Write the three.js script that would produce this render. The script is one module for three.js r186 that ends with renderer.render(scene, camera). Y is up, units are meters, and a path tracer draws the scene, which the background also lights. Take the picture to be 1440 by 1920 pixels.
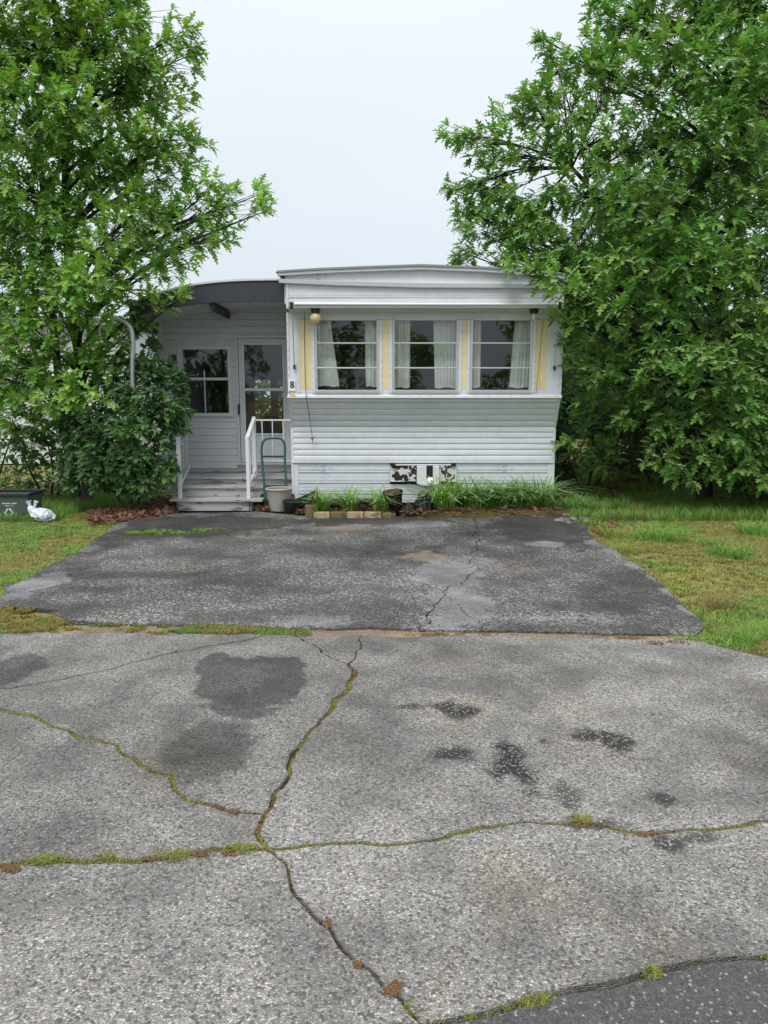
import * as THREE from 'three';
import { mergeGeometries } from 'three/addons/utils/BufferGeometryUtils.js';
import { RoundedBoxGeometry } from 'three/addons/geometries/RoundedBoxGeometry.js';
import { FontLoader } from 'three/addons/loaders/FontLoader.js';
import { TextGeometry } from 'three/addons/geometries/TextGeometry.js';

// ------------------------------------------------------------------ camera, sky, sun, exposure
const W = 1440, H = 1920, EYE = 1.6, PITCH = 9 * Math.PI / 180, FOV = 68;
const scene = new THREE.Scene();
const camera = new THREE.PerspectiveCamera(FOV, W / H, 0.05, 600);
camera.position.set(0, EYE, 0);
camera.rotation.set(-PITCH, 0, 0);

const SKY_LOW = [0.445, 0.492, 0.545], SKY_RISE = [0.31, 0.295, 0.26];
const sky = (() => {
  const w = 256, h = 128, d = new Float32Array(w * h * 4);
  for (let j = 0; j < h; j++) for (let i = 0; i < w; i++) {
    const el = (j + 0.5) / h * Math.PI - Math.PI / 2, az = (i + 0.5) / w * Math.PI * 2;
    const s = Math.max(0, Math.sin(el));
    const cx = Math.cos(el) * Math.cos(az), cz = Math.cos(el) * Math.sin(az), n = 1 + 0.11 * (fbm(cx * 2.6 + 5.3 * s + 9, cz * 2.6 - 3.7 * s + 4, 211, 5) - 0.5);
    const k = (j * w + i) * 4, g = el < 0 ? 0.5 : 1;
    for (let c = 0; c < 3; c++) d[k + c] = (SKY_LOW[c] + SKY_RISE[c] * s) * n * g;
    d[k + 3] = 1;
  }
  const t = new THREE.DataTexture(d, w, h, THREE.RGBAFormat, THREE.FloatType);
  t.mapping = THREE.EquirectangularReflectionMapping; t.magFilter = THREE.LinearFilter; t.minFilter = THREE.LinearFilter;
  t.wrapS = THREE.RepeatWrapping; t.needsUpdate = true;
  return t;
})();
scene.background = sky; scene.environment = sky;

const sun = new THREE.DirectionalLight(new THREE.Color(1, 0.97, 0.93), 1.5);
sun.position.set(-5, 20, 2); sun.target.position.set(0, 0, -9);
sun.castShadow = true; sun.shadow.radius = 45; sun.shadow.mapSize.set(2048, 2048);
Object.assign(sun.shadow.camera, { left: -18, right: 18, top: 18, bottom: -18, near: 1, far: 60 });
scene.add(sun, sun.target);

const renderer = new THREE.WebGLRenderer({ antialias: true });
renderer.toneMapping = THREE.LinearToneMapping;
renderer.toneMappingExposure = 1.58;
renderer.shadowMap.enabled = true;

// ------------------------------------------------------------------ helpers
function rng(seed) { let a = seed >>> 0; return () => { a = (a + 0x6D2B79F5) | 0; let t = Math.imul(a ^ (a >>> 15), 1 | a); t = (t + Math.imul(t ^ (t >>> 7), 61 | t)) ^ t; return ((t ^ (t >>> 14)) >>> 0) / 4294967296; }; }
const V = (x, y, z) => new THREE.Vector3(x, y, z);
const F = H / 2 / Math.tan(FOV / 2 * Math.PI / 180), CP = Math.cos(PITCH), SP = Math.sin(PITCH);
function ray(px, py) { const u = (px - W / 2) / F, v = (H / 2 - py) / F; return [u, v * CP - SP, -(CP + v * SP)]; }
function onY(px, py, y = 0) { const d = ray(px, py), t = (y - EYE) / d[1]; return V(d[0] * t, y, d[2] * t); }
function onZ(px, py, z) { const d = ray(px, py), t = z / d[2]; return V(d[0] * t, EYE + d[1] * t, z); }
const hy = (py, z) => onZ(720, py, z).y;                    // height of a pixel row on a wall at depth z
const wx = (px, z, py = 740) => onZ(px, py, z).x;           // x of a pixel column on a wall at depth z
const lerp = (a, b, t) => a + (b - a) * t, clamp = (x, a = 0, b = 1) => Math.min(b, Math.max(a, x));
const smooth = (a, b, x) => { const t = clamp((x - a) / (b - a)); return t * t * (3 - 2 * t); };
function hash2(x, y, s) { let h = Math.imul(x, 374761393) ^ Math.imul(y, 668265263) ^ Math.imul(s, 2147483647 - 1013); h = Math.imul(h ^ (h >>> 13), 1274126177); h ^= h >>> 16; return (h >>> 0) / 4294967296; }
function vn(x, y, s) { const i = Math.floor(x), j = Math.floor(y); let u = x - i, v = y - j; u = u * u * (3 - 2 * u); v = v * v * (3 - 2 * v); const a = hash2(i, j, s), b = hash2(i + 1, j, s), c = hash2(i, j + 1, s), d = hash2(i + 1, j + 1, s); return a + (b - a) * u + (c - a) * v + (a - b - c + d) * u * v; }
function fbm(x, y, s, o = 4) { let r = 0, a = 0.5, t = 0; for (let k = 0; k < o; k++) { r += a * vn(x, y, s + k * 17); t += a; x = x * 2.03 + 11.3; y = y * 2.03 + 4.7; a *= 0.5; } return r / t; }

const names = new Map();
function numbered(n) { const k = names.get(n) || 0; names.set(n, k + 1); return k ? `${n}_${String(k).padStart(3, '0')}` : n; }
const baseOf = new Map();
function shadowed(o) { o.castShadow = true; o.receiveShadow = true; return o; }
function thing(name, label, category, base = [0, 0, 0], group) {
  const o = new THREE.Group(); o.name = numbered(name); o.position.set(...base); scene.add(o);
  o.userData = { label, category }; if (group) o.userData.group = group;
  baseOf.set(o, V(...base)); return o;
}
function structure(name, label) { const o = new THREE.Group(); o.name = numbered(name); scene.add(o); o.userData = { kind: 'structure', label }; baseOf.set(o, V(0, 0, 0)); return o; }
// a part whose geometry is given in world coordinates
function part(parent, name, geo, mat, label) {
  const b = baseOf.get(parent); if (b.lengthSq()) geo.translate(-b.x, -b.y, -b.z);
  const m = shadowed(new THREE.Mesh(geo, mat)); m.name = name; parent.add(m); baseOf.set(m, b);
  if (label) m.userData.label = label; return m;
}
function holder(parent, name, label) { const g = new THREE.Group(); g.name = name; parent.add(g); baseOf.set(g, baseOf.get(parent)); if (label) g.userData.label = label; return g; }
// uv in metres from the face direction
function metreUV(geo, s = 1) {
  const g = geo.index ? geo.toNonIndexed() : geo, p = g.attributes.position; if (!g.attributes.normal) g.computeVertexNormals();
  const uv = new Float32Array(p.count * 2), a = V(), b = V(), c = V(), n = V();
  for (let i = 0; i < p.count; i += 3) {
    a.fromBufferAttribute(p, i); b.fromBufferAttribute(p, i + 1); c.fromBufferAttribute(p, i + 2);
    n.subVectors(b, a).cross(c.clone().sub(a)); const ax = Math.abs(n.x), ay = Math.abs(n.y), az = Math.abs(n.z);
    for (let k = 0; k < 3; k++) { const q = [a, b, c][k]; const [u, v] = ay >= ax && ay >= az ? [q.x, q.z] : ax > az ? [q.z, q.y] : [q.x, q.y]; uv[(i + k) * 2] = u * s; uv[(i + k) * 2 + 1] = v * s; }
  }
  g.setAttribute('uv', new THREE.BufferAttribute(uv, 2)); return g;
}
// box from corner to corner, edges rounded by r
function box(x0, x1, y0, y1, z0, z1, r = 0) {
  const w = Math.abs(x1 - x0), h = Math.abs(y1 - y0), d = Math.abs(z1 - z0);
  const g = r ? new RoundedBoxGeometry(w, h, d, 1, Math.min(r, w / 2.01, h / 2.01, d / 2.01)) : new THREE.BoxGeometry(w, h, d);
  g.translate((x0 + x1) / 2, (y0 + y1) / 2, (z0 + z1) / 2); return metreUV(g);
}
// straight bar with a rectangular section between two points
function bar(a, b, w, h, r = 0.003) {
  const L = a.distanceTo(b), g = new RoundedBoxGeometry(w, L, h, 1, r); const y = b.clone().sub(a).normalize();
  const ref = Math.abs(y.y) > 0.95 ? V(1, 0, 0) : V(0, 1, 0), x = ref.clone().cross(y).normalize(); if (Math.abs(y.y) > 0.95) { x.set(1, 0, 0).addScaledVector(y, -y.x).normalize(); }
  const m = new THREE.Matrix4().makeBasis(x, y, x.clone().cross(y)).setPosition(a.clone().add(b).multiplyScalar(0.5)); g.applyMatrix4(m); return metreUV(g);
}
function tube(pts, r, seg = 24, rad = 8) { const c = new THREE.CatmullRomCurve3(pts, false, 'centripetal'); return new THREE.TubeGeometry(c, seg, r, rad, false); }
// sheet with a profile [[y, z] ...] drawn out from x0 to x1
function sheet(profile, x0, x1, cols = 1, wob) {
  const pos = [], uv = []; const n = profile.length; let v = 0;
  for (let i = 0; i < n - 1; i++) {
    const [ya, za] = profile[i], [yb, zb] = profile[i + 1], l = Math.hypot(yb - ya, zb - za);
    for (let c = 0; c < cols; c++) {
      const xa = lerp(x0, x1, c / cols), xb = lerp(x0, x1, (c + 1) / cols);
      const da = wob ? wob(xa) : 0, db = wob ? wob(xb) : 0;
      pos.push(xa, ya, za + da, xb, ya, za + db, xb, yb, zb + db, xa, ya, za + da, xb, yb, zb + db, xa, yb, zb + da);
      uv.push(xa, ya, xb, ya, xb, yb, xa, ya, xb, yb, xa, yb);
    }
    v += l;
  }
  const g = new THREE.BufferGeometry(); g.setAttribute('position', new THREE.Float32BufferAttribute(pos, 3)); g.setAttribute('uv', new THREE.Float32BufferAttribute(uv, 2)); g.computeVertexNormals(); return g;
}
function plate(pts, z0, z1, bevel = 0) { // polygon in xy, drawn out in z
  const s = new THREE.Shape(pts.map(p => new THREE.Vector2(p[0], p[1])));
  const g = new THREE.ExtrudeGeometry(s, { depth: Math.abs(z1 - z0), bevelEnabled: bevel > 0, bevelSize: bevel, bevelThickness: bevel, bevelOffset: -bevel, bevelSegments: 1 });
  g.translate(0, 0, Math.min(z0, z1)); return metreUV(g);
}
function noUV(g) { const q = g.index ? g.toNonIndexed() : g; for (const k of Object.keys(q.attributes)) if (k !== 'position' && k !== 'normal') q.deleteAttribute(k); return q; }

// ------------------------------------------------------------------ textures
function tex(w, h, fn, srgb = true, wrap = THREE.RepeatWrapping) { // fn(u, v, out) gives linear colour
  const d = new Uint8Array(w * h * 4), o = [0, 0, 0];
  for (let j = 0; j < h; j++) for (let i = 0; i < w; i++) {
    fn((i + 0.5) / w, (j + 0.5) / h, o); const k = (j * w + i) * 4;
    for (let c = 0; c < 3; c++) { let x = clamp(o[c]); if (srgb) x = x <= 0.0031308 ? x * 12.92 : 1.055 * Math.pow(x, 1 / 2.4) - 0.055; d[k + c] = x * 255 + 0.5; }
    d[k + 3] = 255;
  }
  const t = new THREE.DataTexture(d, w, h, THREE.RGBAFormat); t.magFilter = THREE.LinearFilter; t.minFilter = THREE.LinearMipmapLinearFilter; t.generateMipmaps = true;
  t.wrapS = t.wrapT = wrap; if (srgb) t.colorSpace = THREE.SRGBColorSpace; t.needsUpdate = true; return t;
}
// tiling noise helper: value noise with period
function pn(x, y, per, s) { const i = Math.floor(x), j = Math.floor(y); let u = x - i, v = y - j; u = u * u * (3 - 2 * u); v = v * v * (3 - 2 * v); const m = k => ((k % per) + per) % per; const a = hash2(m(i), m(j), s), b = hash2(m(i + 1), m(j), s), c = hash2(m(i), m(j + 1), s), d = hash2(m(i + 1), m(j + 1), s); return a + (b - a) * u + (c - a) * v + (a - b - c + d) * u * v; }
function pf(u, v, f, s, o = 4) { let r = 0, a = 0.5, t = 0; for (let k = 0; k < o; k++) { r += a * pn(u * f, v * f, f, s + k * 31); t += a; f *= 2; a *= 0.5; } return r / t; }

// crushed stone in a dark binder; returns colour and relief for a window of ground
function stoneGround(n, x0, x1, z0, z1, cell, tone) {
  const col = new Uint8Array(n * n * 4), hgt = new Uint8Array(n * n * 4), o = [0, 0, 0];
  const sx = (x1 - x0) / n, sz = (z1 - z0) / n, enc = x => { x = clamp(x); return (x <= 0.0031308 ? x * 12.92 : 1.055 * Math.pow(x, 1 / 2.4) - 0.055) * 255 + 0.5; };
  for (let j = 0; j < n; j++) for (let i = 0; i < n; i++) {
    const x = x0 + (i + 0.5) * sx, z = z0 + (j + 0.5) * sz, gx = x / cell, gz = z / cell, ci = Math.floor(gx), cj = Math.floor(gz);
    let d1 = 9, d2 = 9, bi = 0, bj = 0;
    for (let b = -1; b <= 1; b++) for (let a = -1; a <= 1; a++) {
      const qx = ci + a, qz = cj + b, dx = qx + hash2(qx, qz, 1) - gx, dz = qz + hash2(qx, qz, 2) - gz, dd = dx * dx + dz * dz;
      if (dd < d1) { d2 = d1; d1 = dd; bi = qx; bj = qz; } else if (dd < d2) d2 = dd;
    }
    const edge = Math.sqrt(d2) - Math.sqrt(d1), id = hash2(bi, bj, 3), id2 = hash2(bi, bj, 4), top = smooth(0.04, 0.22, edge);
    const rel = tone(x, z, id, id2, top, o), k = (j * n + i) * 4;
    col[k] = enc(o[0]); col[k + 1] = enc(o[1]); col[k + 2] = enc(o[2]); col[k + 3] = 255;
    const hh = clamp(rel) * 255; hgt[k] = hgt[k + 1] = hgt[k + 2] = hh; hgt[k + 3] = 255;
  }
  const make = (d, s) => { const t = new THREE.DataTexture(d, n, n, THREE.RGBAFormat); t.magFilter = THREE.LinearFilter; t.minFilter = THREE.LinearMipmapLinearFilter; t.generateMipmaps = true; t.wrapS = t.wrapT = THREE.MirroredRepeatWrapping; if (s) t.colorSpace = THREE.SRGBColorSpace; t.needsUpdate = true; return t; };
  return { map: make(col, true), bump: make(hgt, false), win: [x0, x1, z0, z1] };
}
function field(x0, x1, z0, z1, n, fn) { // a coarse table of a slow noise, read back smoothly
  const a = new Float32Array((n + 1) * (n + 1)); for (let j = 0; j <= n; j++) for (let i = 0; i <= n; i++) a[j * (n + 1) + i] = fn(x0 + (x1 - x0) * i / n, z0 + (z1 - z0) * j / n);
  return (x, z) => { const u = clamp((x - x0) / (x1 - x0), 0, 0.99999) * n, v = clamp((z - z0) / (z1 - z0), 0, 0.99999) * n, i = u | 0, j = v | 0, p = u - i, q = v - j, k = j * (n + 1) + i; return (a[k] * (1 - p) + a[k + 1] * p) * (1 - q) + (a[k + n + 1] * (1 - p) + a[k + n + 2] * p) * q; };
}
function blob(list) { // stains given by pixel centre and pixel half sizes on the ground
  const L = list.map(([px, py, rx, ry, k, soft = 0.25]) => { const c = onY(px, py), r = onY(px + rx, py), t = onY(px, py - ry); return [c.x, c.z, Math.abs(r.x - c.x), Math.max(0.02, Math.abs(t.z - c.z)), k, soft]; });
  return (x, z, wn) => { let m = 0; for (const [cx, cz, rx, rz, k, soft] of L) { const dx = (x - cx) / rx, dz = (z - cz) / rz, q = dx * dx + dz * dz; if (q > 5) continue; m = Math.max(m, k * (1 - smooth(1 - soft, 1 + soft, Math.sqrt(q) + wn))); } return m; };
}
const mat = (o) => new THREE.MeshStandardMaterial(o);
const lin = (r, g, b) => new THREE.Color().setRGB(r, g, b);

const paintTex = tex(512, 512, (u, v, o) => { // chalky weathered white paint: blotches, fine grain, faint drips
  const a = pf(u, v, 4, 5), b = pf(u, v, 32, 9, 3), d = pf(u * 1, v * 1, 8, 41, 3), drip = Math.pow(pn(u * 64, v * 3, 64, 77), 6) * 0.35;
  const k = 0.93 + 0.16 * (a - 0.5) + 0.12 * (b - 0.5) - drip * 0.12; o[0] = k * (0.985 - 0.03 * d); o[1] = k * (0.985 - 0.015 * d); o[2] = k;
});
paintTex.repeat.set(0.45, 0.45);
const chalkTex = tex(512, 512, (u, v, o) => { // old enamel gone chalky, with lilac specks where the coat is thin
  const a = pf(u, v, 4, 305), b = pf(u, v, 32, 309, 3), sp = smooth(0.56, 0.66, pf(u, v, 3, 311, 3)) * smooth(0.50, 0.62, pf(u, v, 64, 313, 2)), drip = Math.pow(pn(u * 48, v * 2, 48, 317), 7) * 0.5, k = 0.93 + 0.14 * (a - 0.5) + 0.10 * (b - 0.5) - drip * 0.2;
  o[0] = k * (0.98 - 0.22 * sp); o[1] = k * (0.98 - 0.23 * sp); o[2] = k * (1 - 0.10 * sp);
}); chalkTex.repeat.set(0.4, 0.4);
const woodTex = tex(512, 512, (u, v, o) => { // worn painted boards, grain along u
  const g = pf(u, v * 1, 4, 3, 2) * 0.3 + pn(u * 8, v * 96, 96, 7) * 0.5 + pn(u * 24, v * 192, 192, 8) * 0.2;
  const worn = smooth(0.60, 0.72, pn(u * 6, v * 40, 120, 15) * 0.55 + pf(u, v, 6, 22, 3) * 0.45);
  const k = 0.9 + 0.15 * (g - 0.5); o[0] = lerp(k, 0.42, worn); o[1] = lerp(k, 0.40, worn); o[2] = lerp(k, 0.38, worn);
});
const barkTex = tex(256, 512, (u, v, o) => { const r = pn(u * 16, v * 6, 48, 3), f = pf(u, v, 16, 5, 3); const k = 0.45 + 0.7 * r * f + 0.3 * (f - 0.5); o[0] = k; o[1] = k * 0.97; o[2] = k * 0.93; });
const soilTex = tex(1024, 1024, (u, v, o) => { // five metres of thin lawn floor: straw, bare earth and moss
  const a = pf(u, v, 6, 51, 5), b = pf(u, v, 14, 61, 4), c = pn(u * 256, v * 256, 256, 71), d = pn(u * 512, v * 512, 512, 73), e = pf(u, v, 40, 79, 3);
  const moss = smooth(0.36, 0.58, a * 0.7 + e * 0.3), earth = smooth(0.50, 0.62, b * 0.75 + e * 0.25) * (1 - moss * 0.4), k = 0.45 + 0.5 * c + 0.45 * d + 0.9 * (e - 0.5);
  const m = [0.205, 0.198, 0.045], s = [0.225, 0.190, 0.085], r = [0.130, 0.092, 0.052];
  for (let q = 0; q < 3; q++) o[q] = lerp(lerp(s[q], m[q], moss), r[q], earth * 0.8) * k;
});
soilTex.repeat.set(1, 1);

const M = {
  white: mat({ color: lin(0.74, 0.76, 0.79), map: paintTex, roughness: 0.55 }),
  chalk: mat({ color: lin(0.74, 0.76, 0.79), map: chalkTex, roughness: 0.65 }),
  skirt: mat({ color: lin(0.70, 0.73, 0.77), map: chalkTex, roughness: 0.6 }),
  trim: mat({ color: lin(0.74, 0.75, 0.77), map: paintTex, roughness: 0.4 }),
  alu: mat({ color: lin(0.55, 0.56, 0.58), roughness: 0.42, metalness: 0.55 }),
  tubeWhite: mat({ color: lin(0.80, 0.81, 0.84), roughness: 0.3 }),
  yellow: mat({ color: lin(0.82, 0.69, 0.37), map: paintTex, roughness: 0.6 }),
  soffit: mat({ color: lin(0.73, 0.73, 0.70), map: paintTex, roughness: 0.7 }),
  header: mat({ color: lin(0.70, 0.69, 0.67), map: paintTex, roughness: 0.7 }),
  black: mat({ color: lin(0.012, 0.012, 0.013), roughness: 0.5 }),
  darkMetal: mat({ color: lin(0.035, 0.035, 0.038), roughness: 0.5, metalness: 0.3 }),
  roofEdge: mat({ color: lin(0.30, 0.30, 0.31), roughness: 0.5, metalness: 0.3 }),
  porchWhite: mat({ color: lin(0.66, 0.68, 0.69), map: paintTex, roughness: 0.6 }),
  navy: mat({ color: lin(0.034, 0.038, 0.052), roughness: 0.6 }),
  porchSoffit: mat({ color: lin(0.66, 0.67, 0.67), map: paintTex, roughness: 0.75 }),
  step: mat({ color: lin(0.42, 0.415, 0.42), map: woodTex, roughness: 0.75 }),
  rail: mat({ color: lin(0.72, 0.73, 0.76), roughness: 0.45 }),
  wallIn: mat({ color: lin(0.16, 0.12, 0.085), roughness: 0.85 }),
  wallInPale: mat({ color: lin(0.13, 0.125, 0.12), roughness: 0.85 }),
  green: mat({ color: lin(0.010, 0.075, 0.062), roughness: 0.4 }),
  darkGreen: mat({ color: lin(0.012, 0.028, 0.022), roughness: 0.5 }),
  pot: mat({ color: lin(0.40, 0.375, 0.33), map: paintTex, roughness: 0.75 }),
  plasticBlack: mat({ color: lin(0.012, 0.012, 0.012), roughness: 0.45 }),
  soil: mat({ color: lin(0.055, 0.035, 0.022), roughness: 1 }),
  bark: mat({ color: lin(0.075, 0.068, 0.058), map: barkTex, bumpMap: barkTex, bumpScale: 0.008, roughness: 0.95 }),
  ground: mat({ color: lin(1, 1, 1), map: soilTex, bumpMap: soilTex, bumpScale: 0.012, roughness: 1 }),
  glass: new THREE.MeshPhysicalMaterial({ color: lin(0.92, 0.94, 0.94), transmission: 1, thickness: 0, roughness: 0.0, ior: 1.75 }),
  globe: new THREE.MeshPhysicalMaterial({ color: lin(0.80, 0.70, 0.38), transmission: 0.35, thickness: 0, roughness: 0.6 }),
  curtain: new THREE.MeshPhysicalMaterial({ color: lin(0.78, 0.82, 0.74), transmission: 0.3, thickness: 0, roughness: 1, side: THREE.DoubleSide }),
};

// ------------------------------------------------------------------ ground and paving
{
  const g = new THREE.PlaneGeometry(360, 360, 180, 180); g.rotateX(-Math.PI / 2); g.translate(0, -0.03, -40);
  const p = g.attributes.position; for (let i = 0; i < p.count; i++) { const x = p.getX(i), z = p.getZ(i), r = Math.hypot(x, z + 8); p.setY(i, -0.03 + (r > 14 ? 0.25 * (fbm(x * 0.05, z * 0.05, 4) - 0.5) * smooth(14, 40, r) : 0)); }
  g.computeVertexNormals(); const uv = g.attributes.uv; for (let i = 0; i < p.count; i++) uv.setXY(i, p.getX(i) / 5, p.getZ(i) / 5);
  const m = new THREE.Mesh(g, M.ground); m.name = 'ground'; m.userData = { kind: 'structure', label: 'thin mossy lawn earth around the paving' }; m.receiveShadow = true; scene.add(m);
}
// cracks: each is one rough line on the ground that neighbouring slabs share
const rr = rng(77);
function rough(pts, w, amp = 0.09) { // pts: Vector3 on the ground -> [[x, z, halfGap]...]
  let L = pts.map(p => [p.x, p.z]);
  for (let pass = 0; pass < 7; pass++) {
    const o = [L[0]]; let any = false;
    for (let i = 1; i < L.length; i++) { const a = L[i - 1], b = L[i], l = Math.hypot(b[0] - a[0], b[1] - a[1]); if (l > 0.07) { any = true; const d = (rr() - 0.5) * 2 * amp * Math.min(l, 0.5); o.push([(a[0] + b[0]) / 2 - (b[1] - a[1]) / l * d, (a[1] + b[1]) / 2 + (b[0] - a[0]) / l * d]); } o.push(b); }
    L = o; if (!any) break;
  }
  return L.map(q => [q[0], q[1], w * (0.55 + 0.9 * vn(q[0] * 6, q[1] * 6, 19))]);
}
const px = (...a) => { const o = []; for (let i = 0; i < a.length; i += 2) o.push(onY(a[i], a[i + 1])); return o; };
const far = (...a) => { const o = []; for (let i = 0; i < a.length; i += 2) o.push(V(a[i], 0, a[i + 1])); return o; };
const N1 = [495, 1526], N2 = [652, 1245], J0 = [500, 1590];
const C = {
  T1: rough([...far(-9, -4.6, -5, -4.85), ...px(0, 1187, 250, 1186, 500, 1189)], 0.008),
  T2: rough(px(500, 1189, 540, 1189), 0.008), T3: rough(px(540, 1189, 680, 1189), 0.008),
  T4: rough([...px(680, 1189, 900, 1191, 1100, 1194, 1300, 1199, 1440, 1233), ...far(3.3, -4.25, 5, -3.9, 9, -3.6)], 0.008),
  G: rough([...far(-9, -3.7, -4, -3.75), ...px(0, 1290, 150, 1265, 280, 1235, 430, 1205, 500, 1189)], 0.0085, 0.10),
  Hc: rough(px(540, 1189, 600, 1215, ...N2), 0.007, 0.12),
  C1a: rough(px(680, 1189, 668, 1220, ...N2), 0.004, 0.15),
  C1b: rough(px(...N2, 655, 1290, 600, 1350, 562, 1400, 545, 1450, 512, 1500, ...N1), 0.012, 0.12),
  C2: rough(px(...N1, 482, 1560, ...J0), 0.012),
  B: rough([...far(-9, -3.6, -4, -3.55), ...px(0, 1328, 100, 1362, 220, 1395, 262, 1432, 320, 1455, 350, 1500, 400, 1508, 440, 1522, ...N1)], 0.012, 0.1),
  A: rough([...far(-9, -2.1, -3, -2.35), ...px(0, 1624, 60, 1615, 200, 1612, 330, 1606, 470, 1590, ...J0)], 0.014, 0.08),
  D: rough([...px(...J0, 600, 1582, 700, 1582, 850, 1562, 950, 1545, 1040, 1543, 1130, 1546, 1205, 1562, 1300, 1554, 1440, 1538), ...far(4, -2.75, 9, -2.7)], 0.011, 0.1),
  E: rough(px(...J0, 540, 1628, 548, 1668, 600, 1728, 660, 1795, 720, 1848, 772, 1900, 790, 1920), 0.006, 0.12),
};
const Eend = C.E[C.E.length - 1];
C.Fr = rough([V(Eend[0], 0, Eend[1]), ...px(960, 1882, 1100, 1848, 1250, 1813, 1440, 1790), ...far(2.5, -2.1, 5, -2.2, 9, -2.2)], 0.009, 0.05);
C.Fl = rough([V(Eend[0], 0, Eend[1]), ...far(-0.6, -1.55, -2, -1.3, -9, -0.6)], 0.009, 0.05);
const Ka = rough(px(785, 1183, 800, 1155, 832, 1120), 0.0045, 0.16), K2 = rough(px(832, 1120, 868, 1148, 905, 1185), 0.003, 0.16), Kb = rough(px(832, 1120, 872, 1090, 897, 1066, 880, 1040, 886, 1005, 892, 972), 0.0045, 0.16);
const rev = a => a.slice().reverse(), PAVED = [];
function slabGeo(lines, y, thick, win) {
  let P = []; for (const l of lines) for (const q of l) { const e = P[P.length - 1]; if (!e || Math.hypot(e[0] - q[0], e[1] - q[1]) > 1e-4) P.push(q); }
  if (Math.hypot(P[0][0] - P[P.length - 1][0], P[0][1] - P[P.length - 1][1]) < 1e-4) P.pop();
  let area = 0; for (let i = 0; i < P.length; i++) { const a = P[i], b = P[(i + 1) % P.length]; area += a[0] * b[1] - b[0] * a[1]; }
  const s = area > 0 ? 1 : -1, out = P.map((p, i) => { const a = P[(i + P.length - 1) % P.length], b = P[(i + 1) % P.length]; let nx = -(b[1] - a[1]), nz = b[0] - a[0]; const l = Math.hypot(nx, nz) || 1; return new THREE.Vector2(p[0] + s * nx / l * p[2], -(p[1] + s * nz / l * p[2])); });
  PAVED.push(out);
  const g = new THREE.ExtrudeGeometry(new THREE.Shape(out), { depth: thick, bevelEnabled: true, bevelSize: 0.004, bevelThickness: 0.004, bevelOffset: -0.004, bevelSegments: 1 });
  g.rotateX(-Math.PI / 2); g.translate(0, y - thick - 0.004, 0);
  const p = g.attributes.position, uv = g.attributes.uv; for (let i = 0; i < p.count; i++) { const dy = y - p.getY(i); uv.setXY(i, (p.getX(i) + dy * 0.6 - win[0]) / (win[1] - win[0]), (p.getZ(i) + dy * 1.5 - win[2]) / (win[3] - win[2])); }
  return g;
}
// the apron by the road: pale exposed stone with damp patches and tar spots
const damp = blob([[480, 1278, 92, 52, 1, 0.10], [400, 1245, 30, 18, 0.9, 0.1], [375, 1405, 105, 55, 0.9, 0.35], [22, 1255, 55, 28, 0.95, 0.3], [1405, 1420, 70, 40, 0.5, 0.5], [960, 1300, 80, 40, 0.42, 0.6], [880, 1215, 120, 18, 0.35, 0.5], [120, 1560, 110, 45, 0.42, 0.7], [1350, 1225, 110, 25, 0.5, 0.5], [60, 1700, 90, 40, 0.3, 0.8]]);
const tar = blob([[858, 1330, 36, 13, 1, 0.5], [765, 1326, 26, 5, 0.8, 0.5], [962, 1432, 40, 30, 1, 0.45], [985, 1465, 25, 25, 0.8, 0.5], [850, 1412, 42, 12, 0.95, 0.5], [1100, 1382, 24, 12, 0.95, 0.5], [1150, 1392, 30, 16, 0.95, 0.5], [1248, 1500, 26, 14, 0.85, 0.5], [1062, 1490, 24, 18, 0.7, 0.6], [1255, 1585, 32, 14, 0.85, 0.5], [1120, 1548, 60, 10, 0.75, 0.6], [1300, 1570, 30, 8, 0.7, 0.6], [835, 1705, 22, 10, 0.6, 0.6], [1020, 1388, 14, 6, 0.7, 0.5]]);
const AW = [-3.1, 3.1, -5.2, -1.4], aBig = field(...AW, 96, (x, z) => fbm(x * 0.9, z * 0.9, 5, 4)), aMid = field(...AW, 384, (x, z) => fbm(x * 5, z * 5, 8, 3)), aSand = field(...AW, 256, (x, z) => smooth(0.62, 0.72, fbm(x * 2.2, z * 2.2, 91, 4)) * 0.5);
const aDamp = field(...AW, 512, (x, z) => damp(x, z, (fbm(x * 4, z * 4, 21, 4) - 0.5) * 0.7 + (fbm(x * 17, z * 17, 23, 3) - 0.5) * 0.45)), aTar = field(...AW, 700, (x, z) => tar(x, z, (fbm(x * 11, z * 11, 31, 4) - 0.5) * 2.2));
const apronTex = stoneGround(2048, ...AW, 0.0088, (x, z, id, id2, top, o) => {
  const big = aBig(x, z), mid = aMid(x, z), fine = vn(x * 70, z * 70, 12);
  let k = id < 0.12 ? 0.42 + 0.16 * id2 : id < 0.88 ? 0.19 + 0.24 * id2 : 0.085 + 0.06 * id2, warm = 0; k *= 0.8 + 0.4 * vn(x * 260, z * 260, 15);
  if (id > 0.60 && id < 0.625) warm = id2; const binder = 0.10 + 0.08 * fine;
  k = lerp(binder, k, top * (0.72 + 0.28 * smooth(0.3, 0.6, mid)));
  k *= 0.82 + 0.85 * (big - 0.5) + 0.5 * (mid - 0.5);
  const dm = smooth(0.12, 0.85, aDamp(x, z) + (id2 - 0.5) * 0.55), tr = aTar(x, z);
  k *= 1 - 0.60 * dm; const keep = smooth(0.72, 0.80, id2); const t = tr * (1 - 0.75 * keep * top); k = lerp(k, 0.022, t);
  const sand = aSand(x, z);
  o[0] = k * (1.03 + 0.09 * sand + 0.5 * warm * top); o[1] = k * (0.985 + 0.03 * sand + 0.12 * warm * top); o[2] = k * (0.945 - 0.10 * sand - 0.1 * warm * top);
  return 0.15 + 0.8 * top * (0.5 + 0.5 * id2);
});
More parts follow.
